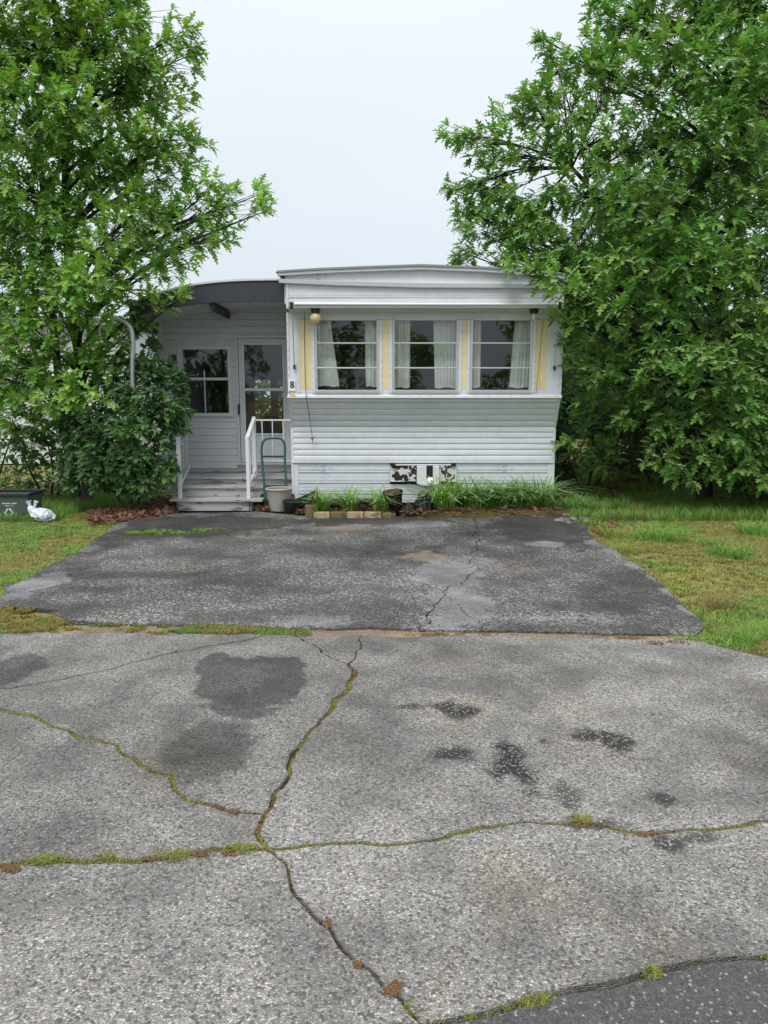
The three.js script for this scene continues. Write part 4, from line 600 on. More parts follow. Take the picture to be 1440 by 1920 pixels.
// recycling bin and bag on the left lawn
{
  const f = onY(55, 974), z = f.z, x1 = f.x, x0 = x1 - 0.62, h = hy(925, z) , t = thing('recycling_bin', 'dark grey recycling bin with white print on the lawn', 'bin', [(x0 + x1) / 2, 0, z - 0.2]);
  const m = mat({ color: lin(0.085, 0.098, 0.092), roughness: 0.55, side: THREE.DoubleSide }), mr = mat({ color: lin(0.022, 0.028, 0.036), roughness: 0.45 }), dz = 0.42, tp = 0.025;
  const ring = (y, e) => [[x0 + tp - e, y, z - tp + e], [x1 - tp + e, y, z - tp + e], [x1 - tp + e, y, z - dz + tp - e], [x0 + tp - e, y, z - dz + tp - e]]; const A = ring(0.005, 0), B = ring(h - 0.03, tp), pos = []; for (let i = 0; i < 4; i++) { const j = (i + 1) % 4; pos.push(...A[i], ...A[j], ...B[j], ...A[i], ...B[j], ...B[i]); } pos.push(...A[0], ...A[2], ...A[1], ...A[0], ...A[3], ...A[2]); const g = new THREE.BufferGeometry(); g.setAttribute('position', new THREE.Float32BufferAttribute(pos, 3)); g.computeVertexNormals(); part(t, 'body', g, m);
  for (const [a, b, c, d] of [[x0 - 0.022, x1 + 0.022, z - 0.006, z + 0.022], [x0 - 0.022, x1 + 0.022, z - dz - 0.022, z - dz + 0.006], [x0 - 0.022, x0 + 0.004, z - dz + 0.006, z - 0.006], [x1 - 0.004, x1 + 0.022, z - dz + 0.006, z - 0.006]]) part(t, 'rim', box(a, b, h - 0.035, h, c, d, 0.006), mr);
  // print: two lines of small marks too worn to read, and a triangle of chasing arrows
  const q = onZ(16, 946, z), w = mat({ color: lin(0.66, 0.68, 0.68), roughness: 0.6 }), zz = y => z - tp + tp * (y / h) + 0.003, marks = [];
  const rb = rng(5); for (const [y, a, b] of [[q.y + 0.012, q.x - 0.085, q.x + 0.10], [q.y - 0.018, q.x - 0.045, q.x + 0.055]]) for (let x = a; x < b; x += 0.0125) { const ww = 0.006 + rb() * 0.005, hh = 0.011 + rb() * 0.005; if (rb() > 0.1) marks.push(box(x, x + ww, y - hh / 2, y + hh / 2, zz(y) - 0.001, zz(y) + 0.001)); }
  part(t, 'print', mergeGeometries(marks), w).userData.kind = 'stuff';
  const cy = q.y - 0.105, R0 = 0.068, tri = [0, 1, 2].map(i => { const a = Math.PI / 2 + i * 2.0944; return V(q.x - 0.01 + R0 * 1.15 * Math.cos(a), cy + R0 * Math.sin(a), 0); });
  for (let i = 0; i < 3; i++) { const a = tri[i], b = tri[(i + 1) % 3], p = a.clone().lerp(b, 0.16), e = a.clone().lerp(b, 0.72), tip = a.clone().lerp(b, 0.90), d = b.clone().sub(a).normalize(), n = V(-d.y, d.x, 0); p.z = e.z = tip.z = zz(cy); const s = [p.clone().addScaledVector(n, 0.009), p.clone().addScaledVector(n, -0.009), e.clone().addScaledVector(n, -0.009), e.clone().addScaledVector(n, -0.02), tip, e.clone().addScaledVector(n, 0.02), e.clone().addScaledVector(n, 0.009)]; part(t, 'arrow_print', plate(s.map(v => [v.x, v.y]), zz(cy) - 0.001, zz(cy) + 0.002), w); }
}
{
  const c = onY(83, 977), t = thing('white_plastic_bag', 'knotted white plastic bag lying in the grass beside the bin', 'bag', [c.x, 0, c.z]), wm = new THREE.MeshPhysicalMaterial({ color: lin(0.62, 0.67, 0.74), roughness: 0.45, side: THREE.DoubleSide });
  const g = new THREE.SphereGeometry(1, 72, 48); const p = g.attributes.position; for (let i = 0; i < p.count; i++) { const x = p.getX(i), y = p.getY(i), z = p.getZ(i), f = 1 - Math.abs(fbm(x * 2.6 + 4, y * 2.6 + z * 2.9, 31, 3) - 0.5) * 4, f2 = 1 - Math.abs(fbm(x * 6 + 9, y * 6 - z * 5, 33, 2) - 0.5) * 4, k = 0.76 + 0.24 * f + 0.05 * f2; p.setXYZ(i, c.x - 0.01 + x * k * 0.155, Math.max(0.01, 0.075 + y * k * 0.09 - 0.03 * x), c.z + z * k * 0.13); } g.computeVertexNormals(); part(t, 'body', g, wm);
  for (const [dx, dy, s] of [[-0.16, 0.0, 1], [-0.115, 0.0, 2]]) { const e = new THREE.ConeGeometry(0.035, 0.12, 10, 5).rotateX(Math.PI); const q = e.attributes.position; for (let i = 0; i < q.count; i++) { const k = 1 + 0.6 * (fbm(q.getX(i) * 40 + s, q.getY(i) * 30, s, 2) - 0.5); q.setXYZ(i, q.getX(i) * k, q.getY(i), q.getZ(i) * k * 0.6); } e.computeVertexNormals(); e.rotateZ(s == 1 ? 0.15 : -0.35).translate(c.x + dx + (s == 2 ? 0.02 : 0), 0.20, c.z + 0.02); part(t, 'handle', e, wm); }
  part(t, 'neck', new THREE.SphereGeometry(0.06, 12, 10).scale(0.8, 1.3, 0.8).rotateZ(0.5).translate(c.x - 0.13, 0.13, c.z + 0.02), wm);
}
// pebbles at the end of the bed
{
  const r = rng(41), sm = [lin(0.17, 0.145, 0.13), lin(0.12, 0.11, 0.10), lin(0.21, 0.18, 0.165)].map(c => mat({ color: c, roughness: 0.9 }));
  const geos = [1, 2, 3].map(s => { const g = new THREE.IcosahedronGeometry(1, 2); const p = g.attributes.position; for (let i = 0; i < p.count; i++) { const k = 0.8 + 0.4 * vn(p.getX(i) * 1.5 + s * 9, p.getY(i) * 1.5 + p.getZ(i) * 1.1, s); p.setXYZ(i, p.getX(i) * k, p.getY(i) * k * 0.6, p.getZ(i) * k); } g.computeVertexNormals(); return g; });
  for (let i = 0; i < 14; i++) { const q = onY(1045 + 62 * r(), 968 + 16 * r()), o = shadowed(new THREE.Mesh(geos[i % 3], sm[i % 3])); o.name = numbered('pebble'); o.position.set(q.x, 0.018, q.z); const s = 0.025 + 0.035 * r(); o.scale.set(s * 1.2, s, s); o.rotation.y = r() * 6; o.userData = { label: 'small grey brown pebble at the end of the lily bed beside the drive', category: 'pebble', group: 'pebbles at the corner of the drive' }; scene.add(o); }
}
// ------------------------------------------------------------------ vegetation
function leafShape(half, fold, droop) {
  const pts = [...half.map(p => new THREE.Vector2(p[0], p[1])), ...half.slice(0, -1).reverse().map(p => new THREE.Vector2(-p[0], p[1] - 0.012 * p[0]))];
  const g = noUV(new THREE.ShapeGeometry(new THREE.Shape(pts))), p = g.attributes.position;
  for (let i = 0; i < p.count; i++) { const x = p.getX(i), y = p.getY(i); p.setZ(i, fold * Math.abs(x) - droop * y * y); }
  g.computeVertexNormals(); return g;
}
const OAK = leafShape([[0.009, 0], [0.012, 0.16], [0.15, 0.19], [0.13, 0.27], [0.045, 0.31], [0.29, 0.45], [0.22, 0.50], [0.065, 0.53], [0.27, 0.74], [0.17, 0.75], [0.055, 0.75], [0.12, 0.90], [0, 1]], 0.28, 0.20);
const OVAL = leafShape([[0.012, 0], [0.014, 0.12], [0.17, 0.24], [0.26, 0.42], [0.22, 0.66], [0.10, 0.86], [0, 1]], 0.30, 0.22);
const leafMat = (c = [1, 1, 1], t = 0.42) => new THREE.MeshPhysicalMaterial({ color: lin(...c), roughness: 0.86, transmission: t, thickness: 0, side: THREE.DoubleSide });
const LEAF = leafMat([1, 1, 1], 0.55);
function taper(pts, r0, r1, sides = 6, seg = 8) {
  const c = new THREE.CatmullRomCurve3(pts, false, 'centripetal'), pos = [], uv = [], idx = [], P = V(), T = V(); let nx = V(1, 0, 0);
  for (let j = 0; j <= seg; j++) { const t = j / seg; c.getPoint(t, P); c.getTangent(t, T); nx.addScaledVector(T, -nx.dot(T)); if (nx.lengthSq() < 1e-6) nx.set(0, 0, 1).addScaledVector(T, -T.z); nx.normalize(); const ny = T.clone().cross(nx), r = lerp(r0, r1, t); for (let i = 0; i <= sides; i++) { const a = i / sides * 6.28319, ca = Math.cos(a) * r, sa = Math.sin(a) * r; pos.push(P.x + nx.x * ca + ny.x * sa, P.y + nx.y * ca + ny.y * sa, P.z + nx.z * ca + ny.z * sa); uv.push(i / sides, t * 3); } }
  for (let j = 0; j < seg; j++) for (let i = 0; i < sides; i++) { const k = j * (sides + 1) + i; idx.push(k, k + 1, k + sides + 1, k + 1, k + sides + 2, k + sides + 1); }
  const g = new THREE.BufferGeometry(); g.setAttribute('position', new THREE.Float32BufferAttribute(pos, 3)); g.setAttribute('uv', new THREE.Float32BufferAttribute(uv, 2)); g.setIndex(idx); g.computeVertexNormals(); return g;
}
camera.updateMatrixWorld(true); camera.updateProjectionMatrix();
const onScreen = (v) => { const q = v.clone().project(camera); return Math.abs(q.x) < 1 && Math.abs(q.y) < 1 && q.z < 1; };
const unit = r => { const a = r() * 6.28319, z = r() * 2 - 1, s = Math.sqrt(1 - z * z); return V(s * Math.cos(a), z, s * Math.sin(a)); };
// one plant: stems, a limb to every clump of foliage, twigs, and leaves in whorls at the twig ends
function plant(name, label, category, group, o) {
  const r = rng(o.seed), t = thing(name, label, category, o.base, group), b = V(...o.base);
  const curves = o.stems.map(s => new THREE.CatmullRomCurve3(s.pts, false, 'centripetal'));
  o.stems.forEach((s, i) => part(t, 'trunk', taper(s.pts, s.r0, s.r1, 10, 18), M.bark));
  const mats = [], cols = [], size = o.size, tone = o.tone;
  for (const [c, R] of o.lobes) {
    // where the limb leaves a stem
    let best = null; curves.forEach((cv, k) => { for (let u = 0.12; u <= 1; u += 0.04) { const p = cv.getPoint(u), h = Math.hypot(p.x - c.x, p.z - c.z), want = c.y - 0.55 * h, s = Math.abs(p.y - want) + 0.5 * h; if (!best || s < best[0]) best = [s, p, lerp(o.stems[k].r0, o.stems[k].r1, u)]; } });
    const p0 = best[1], L = p0.distanceTo(c), r0 = Math.min(best[2] * 0.6, 0.010 + 0.011 * L), mid = p0.clone().lerp(c, 0.5).add(V((r() - 0.5) * 0.12 * L, 0.06 * L, (r() - 0.5) * 0.12 * L));
    const limbPts = [p0, mid, c.clone()], limb = new THREE.CatmullRomCurve3(limbPts), geos = [taper(limbPts, r0, 0.004, 6, 8)];
    const out = c.clone().sub(p0); out.y *= 0.4; if (out.lengthSq() > 1e-4) out.normalize();
    const n = Math.max(4, Math.round(o.density * Math.pow(R / 0.6, 2)));
    const lobeTone = 0.88 + 0.24 * r();
    for (let i = 0; i < n; i++) {
      const d = unit(r), q = c.clone().addScaledVector(V(d.x, d.y * 0.78, d.z), R * Math.pow(r(), 0.42)); if (q.y < 0.06) q.y = 0.06 + 0.1 * r();
      const f = limb.getPoint(clamp(0.45 + 0.5 * r(), 0, 1)); const tm = f.clone().lerp(q, 0.55).add(V(0, -0.03 * R + 0.05 * r(), 0));
      if (r() < (o.twigs ?? 0.8)) geos.push(taper([f, tm, q], 0.006, 0.0022, 3, 3));
      const dir = q.clone().sub(f).normalize().multiplyScalar(0.8).add(out.clone().multiplyScalar(0.35)).add(V(0, 0.10, 0)).addScaledVector(unit(r), 0.35).normalize();
      const whorlTone = lobeTone * (0.82 + 0.36 * r()), hue = 0.82 + 0.42 * r();
      const m = o.per - 1 + Math.floor(r() * 3), side = unit(r).cross(dir).normalize(), up = dir.clone().cross(side);
      for (let k = 0; k < m; k++) {
        const a = k / m * 6.283 + r() * 0.7, open = 0.35 + 0.75 * r(), y = dir.clone().multiplyScalar(Math.cos(open)).addScaledVector(side, Math.sin(open) * Math.cos(a)).addScaledVector(up, Math.sin(open) * Math.sin(a)); y.y -= 0.28 * r(); y.normalize();
        const nrm = V((r() - 0.5) * 0.9, 1, (r() - 0.5) * 0.9 + 0.25); nrm.addScaledVector(y, -nrm.dot(y)).normalize(); const x = y.clone().cross(nrm), s = size * (0.5 + 0.8 * r());
        const at = q.clone().addScaledVector(dir, -0.05 * r() * (k % 3)); mats.push(new THREE.Matrix4().makeBasis(x.multiplyScalar(s), y.multiplyScalar(s), nrm.multiplyScalar(s)).setPosition(at.x - b.x, at.y - b.y, at.z - b.z));
        const w = whorlTone * (0.8 + 0.4 * r()); cols.push([tone[0] * hue * w, tone[1] * w, tone[2] * w]);
      }
    }
    part(t, 'limb', mergeGeometries(geos), M.bark);
  }
  // the leaves that show largest are parts of their own
  const ids = mats.map((_, i) => i), solo = new Set();
  if (o.solo) { const d = mats.map(m => { const p = V().setFromMatrixPosition(m).add(b); return onScreen(p) ? p.distanceTo(camera.position) : 1e9; }); ids.sort((i, j) => d[i] - d[j]); const sm = [0.8, 1, 1.25, 1.5].map(k => leafMat([tone[0] * k * 1.1, tone[1] * k, tone[2] * k])); for (const i of ids.slice(0, o.solo)) { solo.add(i); const l = cols[i][1] / tone[1], e = shadowed(new THREE.Mesh(o.leaf, sm[l < 0.85 ? 0 : l < 1.1 ? 1 : l < 1.35 ? 2 : 3])); e.name = 'leaf'; e.matrixAutoUpdate = true; mats[i].decompose(e.position, e.quaternion, e.scale); t.add(e); } }
  const rest = mats.map((_, i) => i).filter(i => !solo.has(i)), im = new THREE.InstancedMesh(o.leaf, LEAF, rest.length), cc = new THREE.Color();
  rest.forEach((i, k) => { im.setMatrixAt(k, mats[i]); im.setColorAt(k, cc.setRGB(...cols[i])); }); im.name = 'crown'; im.userData = { kind: 'stuff' }; shadowed(im); t.add(im); baseOf.set(im, b);
  return t;
}
const stem = (r0, r1, ...p) => ({ r0, r1, pts: p.map(q => V(...q)) });
const at = (z0, list) => list.map(([a, b, dz, R]) => [onZ(a, b, z0 + dz), R]);
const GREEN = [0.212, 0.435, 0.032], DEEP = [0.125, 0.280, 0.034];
plant('oak_tree', 'leafy green oak with two dark trunks beside the entry porch', 'tree', 'oak trees', {
  seed: 11, base: [-4.35, 0, -10.9], leaf: OAK, size: 0.16, per: 8, density: 54, tone: GREEN, solo: 300,
  stems: [stem(0.085, 0.03, [-4.3, -0.05, -10.9], [-4.28, 1.6, -10.9], [-4.32, 3.6, -10.8], [-4.22, 5.2, -10.7], [-4.25, 7.4, -10.6]), stem(0.075, 0.025, [-4.45, -0.05, -10.95], [-4.62, 1.4, -11.0], [-4.68, 3.2, -11.0], [-4.72, 4.8, -11.0], [-5.1, 6.8, -10.9]), stem(0.05, 0.02, [-4.5, 0, -11.05], [-4.75, 1.1, -11.2], [-5.2, 2.4, -11.4], [-5.5, 3.6, -11.5])],
  lobes: at(-10.6, [[200, 150, .2, .5], [105, 120, 0, .6], [270, 155, .1, .42], [120, 290, .2, .55], [0, 150, .2, .7], [200, 335, .2, .5], [258, 300, .3, .45], [100, 420, .2, .5], [200, 465, .3, .45], [300, 420, .2, .42], [15, 430, .2, .6], [140, 555, .6, .4], [60, 540, .3, .5], [268, 385, .4, .4], [150, -60, 0, .9], [40, -40, .3, .9], [230, 20, -.2, .7], [348, 62, .2, .26], [352, 105, .1, .24], [275, 105, .4, .55], [170, 60, .6, .7], [60, 90, .2, .75], [-50, 60, 0, .9], [125, 185, .9, .6], [245, 200, -.3, .6], [318, 185, .2, .35], [305, 255, .5, .5], [350, 275, -.2, .32], [205, 270, .3, .55], [60, 230, .5, .65], [-50, 220, .2, .8], [300, 335, 0, .55], [375, 375, .3, .42], [432, 385, .2, .36], [492, 362, .1, .20], [492, 398, .2, .18], [415, 435, 0, .36], [355, 440, -.3, .42], [240, 425, .8, .5], [150, 370, -.5, .55], [50, 350, .4, .65], [-50, 350, 0, .8], [330, 488, .3, .36], [255, 495, .5, .45], [170, 510, 1.0, .45], [75, 470, .3, .6], [-30, 500, .2, .75], [345, 555, .9, .17], [300, 560, .8, .22], [245, 560, .6, .30], [190, 580, .4, .42], [110, 585, .5, .42], [20, 590, .3, .6], [45, 690, .4, .5], [70, 640, .5, .4], [135, 665, -.2, .38], [190, 700, .2, .36], [100, 720, .2, .36], [0, 650, .5, .45], [60, 740, .6, .34], [250, 620, .3, .28], [-25, 700, .3, .55], [205, 655, .3, .36], [155, 735, 1.3, .30], [118, 755, 1.2, .26], [35, 775, .3, .40], [-25, 790, 0, .5]]),
});
plant('oak_tree', 'broad spreading oak reaching over the corner of the mobile home', 'tree', 'oak trees', {
  seed: 23, base: [4.75, 0, -11.1], leaf: OAK, size: 0.16, per: 8, density: 64, tone: [0.172, 0.380, 0.038], solo: 300,
  stems: [stem(0.13, 0.09, [4.72, -0.05, -11.1], [4.70, 1.6, -11.1], [4.68, 2.9, -11.05]), stem(0.085, 0.02, [4.68, 2.8, -11.05], [4.25, 3.25, -10.9], [3.55, 3.55, -10.7], [2.9, 4.1, -10.6], [2.4, 4.6, -10.6]), stem(0.09, 0.03, [4.68, 2.8, -11.05], [4.95, 4.2, -11.0], [4.8, 5.8, -10.9], [5.0, 7.6, -10.8])],
  lobes: at(-10.9, [[1128, 10, .2, .26], [1165, 50, 0, .4], [1030, 80, .1, .24], [1042, 125, .1, .24], [1098, 115, .3, .42], [1190, 20, -.3, .6], [1290, 10, .3, .8], [1400, 0, .2, .9], [1500, 60, 0, 1], [1000, 185, 0, .34], [965, 215, .1, .30], [1060, 195, .2, .45], [1150, 150, .5, .55], [1250, 130, .6, .65], [1360, 130, .9, .7], [1470, 180, .6, .9], [852, 258, .1, .22], [895, 268, .1, .30], [945, 290, .2, .38], [1020, 285, .3, .48], [1110, 265, .6, .55], [1210, 265, .3, .6], [1310, 250, .8, .65], [1400, 290, 1.1, .6], [852, 358, 0, .19], [885, 348, 0, .26], [930, 378, .2, .40], [1010, 385, .3, .5], [1100, 365, .5, .55], [1200, 385, .9, .6], [1300, 375, .4, .7], [1410, 400, .9, .7], [905, 432, 0, .38], [950, 462, -.1, .42], [885, 478, -.3, .26], [1010, 470, .3, .46], [880, 400, .1, .24], [985, 430, .3, .4], [920, 330, .1, .3], [1080, 465, .5, .48], [1160, 495, .8, .55], [1260, 475, .8, .6], [1350, 500, 1.2, .55], [1440, 520, .9, .8], [1068, 545, .7, .28], [1000, 508, 1.3, .17], [1035, 512, 1.35, .24], [1058, 540, 1.3, .2], [960, 500, 1.2, .13], [1048, 592, 1.1, .12], [1090, 600, .8, .36], [1068, 640, .7, .20], [1135, 585, .9, .48], [1220, 585, .6, .55], [1400, 600, 1.1, .5], [1100, 690, .6, .36], [1085, 760, .5, .26], [1060, 832, .5, .13], [1160, 680, .5, .5], [1250, 680, .9, .5], [1350, 690, 1.2, .5], [1440, 680, .9, .6], [1140, 775, .2, .42], [1220, 765, .6, .45], [1300, 785, .9, .45], [1390, 785, 1.2, .5], [1460, 780, 1, .6], [1235, 855, .8, .26], [1300, 870, 1.0, .36], [1390, 875, 1.1, .42], [1460, 870, 1, .5], [1115, 850, -.2, .36]]),
});
// the thicket behind the broad oak
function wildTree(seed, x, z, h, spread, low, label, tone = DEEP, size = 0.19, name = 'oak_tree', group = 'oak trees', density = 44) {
  const r = rng(seed), L = []; const n = Math.round(10 + spread * 7);
  for (let i = 0; i < n; i++) { const u = Math.pow((i + r()) / n, 0.85), y = lerp(low, h, u), e = Math.sin(Math.PI * clamp(0.12 + 0.8 * u)), a = i * 2.4 + r(), d = spread * e * (0.35 + 0.65 * r()); L.push([V(x + d * Math.cos(a), y, z + d * Math.sin(a)), 0.5 + 0.35 * r()]); }
  return plant(name, label, 'tree', group, { seed, base: [x, 0, z], leaf: OAK, size, per: 7, density, tone, twigs: 0.4, stems: [stem(0.11, 0.02, [x, -0.05, z], [x + 0.1, h * 0.3, z], [x - 0.1, h * 0.6, z + 0.1], [x, h, z])], lobes: L });
}
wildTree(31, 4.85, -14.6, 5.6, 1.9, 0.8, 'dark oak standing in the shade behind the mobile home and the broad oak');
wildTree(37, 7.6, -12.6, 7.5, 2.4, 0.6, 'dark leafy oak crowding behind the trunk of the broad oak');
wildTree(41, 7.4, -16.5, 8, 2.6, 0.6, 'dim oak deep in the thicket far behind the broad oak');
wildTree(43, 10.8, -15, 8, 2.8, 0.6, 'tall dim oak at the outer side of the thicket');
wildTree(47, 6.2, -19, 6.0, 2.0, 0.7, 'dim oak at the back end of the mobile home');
// shrubs
function shrub(seed, x, z, list, label, tone, size, leaf, name = 'shrub', density = 60, solo = 0, per = 6, group) {
  return plant(name, label, 'shrub', group, { seed, base: [x, 0, z], leaf, size, per, density, tone, solo, twigs: 0.5, stems: [stem(0.022, 0.008, [x, 0, z], [x + 0.05, 0.5, z], [x - 0.05, 1.1, z]), stem(0.02, 0.008, [x + 0.08, 0, z], [x + 0.3, 0.5, z + 0.1], [x + 0.5, 1.0, z + 0.1]), stem(0.02, 0.008, [x - 0.1, 0, z], [x - 0.35, 0.6, z], [x - 0.5, 1.2, z])], lobes: list });
}
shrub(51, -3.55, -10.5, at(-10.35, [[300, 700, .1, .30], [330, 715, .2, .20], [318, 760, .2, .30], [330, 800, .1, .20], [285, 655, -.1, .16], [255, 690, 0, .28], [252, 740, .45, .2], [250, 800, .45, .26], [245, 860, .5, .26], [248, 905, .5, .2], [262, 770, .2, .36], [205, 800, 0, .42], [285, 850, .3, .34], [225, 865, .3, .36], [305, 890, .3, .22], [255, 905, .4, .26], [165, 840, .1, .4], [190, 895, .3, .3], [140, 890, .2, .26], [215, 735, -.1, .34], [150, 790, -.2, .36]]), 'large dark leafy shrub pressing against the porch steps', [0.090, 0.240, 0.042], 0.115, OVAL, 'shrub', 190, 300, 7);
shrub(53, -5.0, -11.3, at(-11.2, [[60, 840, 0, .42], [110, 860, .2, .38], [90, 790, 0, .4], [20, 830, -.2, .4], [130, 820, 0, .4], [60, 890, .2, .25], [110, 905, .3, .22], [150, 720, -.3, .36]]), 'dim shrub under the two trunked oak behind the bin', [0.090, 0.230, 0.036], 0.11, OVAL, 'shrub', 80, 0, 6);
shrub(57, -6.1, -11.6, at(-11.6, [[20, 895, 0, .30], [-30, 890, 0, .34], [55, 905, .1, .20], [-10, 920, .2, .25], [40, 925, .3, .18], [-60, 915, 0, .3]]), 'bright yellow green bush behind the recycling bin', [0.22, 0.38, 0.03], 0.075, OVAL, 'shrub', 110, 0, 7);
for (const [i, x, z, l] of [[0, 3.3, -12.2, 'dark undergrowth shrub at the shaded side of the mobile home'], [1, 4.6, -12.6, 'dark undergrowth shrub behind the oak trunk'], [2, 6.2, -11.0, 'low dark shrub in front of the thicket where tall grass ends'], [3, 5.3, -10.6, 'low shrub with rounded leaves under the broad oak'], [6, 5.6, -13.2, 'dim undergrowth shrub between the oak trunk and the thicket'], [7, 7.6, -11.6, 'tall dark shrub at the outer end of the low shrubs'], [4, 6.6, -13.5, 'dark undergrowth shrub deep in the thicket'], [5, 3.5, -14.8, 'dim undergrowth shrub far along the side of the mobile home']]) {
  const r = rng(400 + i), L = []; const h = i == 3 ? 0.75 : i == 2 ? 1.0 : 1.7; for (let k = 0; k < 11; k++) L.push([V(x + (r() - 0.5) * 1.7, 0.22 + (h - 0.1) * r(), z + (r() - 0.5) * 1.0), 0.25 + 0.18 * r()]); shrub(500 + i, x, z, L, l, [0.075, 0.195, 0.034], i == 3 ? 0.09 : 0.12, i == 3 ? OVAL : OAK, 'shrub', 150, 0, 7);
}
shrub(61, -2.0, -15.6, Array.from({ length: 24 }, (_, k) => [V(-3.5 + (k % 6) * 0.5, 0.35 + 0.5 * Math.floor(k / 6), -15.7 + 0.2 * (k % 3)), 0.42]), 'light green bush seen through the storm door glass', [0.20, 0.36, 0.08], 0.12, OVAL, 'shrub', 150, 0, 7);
// trees across the road, mirrored in the front windows
for (const [s, x, z, h, sp, l] of [[71, -2.3, 13, 7, 2.0, 'oak across the road, mirrored in the panes under the globe lamp'], [89, -7.6, 13.5, 8, 2.6, 'oak across the road, mirrored in the storm door'], [73, 1.5, 30, 4.2, 2.2, 'low oak far across the road, mirrored in the middle window'], [79, 7, 13.5, 8.5, 2.8, 'tall oak across the road, mirrored in the window beside the bare bulb'], [83, -13, 15, 8, 3, 'wide oak across the road, mirrored in the entry porch glass']]) wildTree(s, x, z, h, sp, 1.0, l, GREEN, 0.22, 'oak_tree', 'oak trees', 30);

// ---- grass
function bladeSet(n, seed, h, spread, w, lean) { // a tuft of bent blades about the origin
  const r = rng(seed), pos = [], idx = []; let o = 0;
  for (let b = 0; b < n; b++) {
    const a = r() * 6.283, l = h * (0.55 + 0.6 * r()), k = lean * (0.3 + r()), bx = spread * (r() - 0.5), bz = spread * (r() - 0.5), dx = Math.cos(a), dz = Math.sin(a), sx = -dz * w * (0.7 + 0.6 * r()) / 2, sz = dx * w / 2, S = 4;
    for (let j = 0; j <= S; j++) { const t = j / S, out = k * l * t * t, y = l * (t - 0.35 * k * t * t * t), ww = 1 - t * t * 0.95; pos.push(bx + dx * out - sx * ww, y, bz + dz * out - sz * ww, bx + dx * out + sx * ww, y, bz + dz * out + sz * ww); if (j < S) { const q = o + j * 2; idx.push(q, q + 1, q + 2, q + 1, q + 3, q + 2); } }
    o += (S + 1) * 2;
  }
  const g = new THREE.BufferGeometry(); g.setAttribute('position', new THREE.Float32BufferAttribute(pos, 3)); g.setIndex(idx); g.computeVertexNormals(); return g;
}
const GRASSMAT = leafMat([1, 1, 1], 0.35);
function scatter(name, label, geo, m, list, tilt = 0.3) { // list of [x, y, z, scale, r, g, b]
  const im = new THREE.InstancedMesh(geo, m, list.length), q = new THREE.Quaternion(), e = new THREE.Euler(), M4 = new THREE.Matrix4(), r = rng(list.length), c = new THREE.Color();
  list.forEach((p, i) => { q.setFromEuler(e.set((r() - 0.5) * tilt, r() * 6.283, (r() - 0.5) * tilt)); M4.compose(V(p[0], p[1], p[2]), q, V(p[3], p[3] * (0.75 + 0.5 * r()), p[3])); im.setMatrixAt(i, M4); im.setColorAt(i, c.setRGB(p[4], p[5], p[6])); });
  im.name = name; im.userData = { kind: 'stuff', label, category: 'grass' }; shadowed(im); scene.add(im); return im;
}
const polys = PAVED.map(P => { let a = 1e9, b = -1e9, c = 1e9, d = -1e9; for (const q of P) { a = Math.min(a, q.x); b = Math.max(b, q.x); c = Math.min(c, q.y); d = Math.max(d, q.y); } return [P, a, b, c, d]; });
const paved = (x, z) => { const y = -z; for (const [P, a, b, c, d] of polys) { if (x < a || x > b || y < c || y > d) continue; let inn = false; for (let i = 0, j = P.length - 1; i < P.length; j = i++) if ((P[i].y > y) !== (P[j].y > y) && x < (P[j].x - P[i].x) * (y - P[i].y) / (P[j].y - P[i].y) + P[i].x) inn = !inn; if (inn) return true; } return false; };
const tuftS = bladeSet(9, 3, 0.05, 0.05, 0.0055, 0.9), tuftL = bladeSet(10, 5, 0.17, 0.07, 0.006, 0.75), mossG = bladeSet(16, 8, 0.016, 0.035, 0.0042, 1.0);
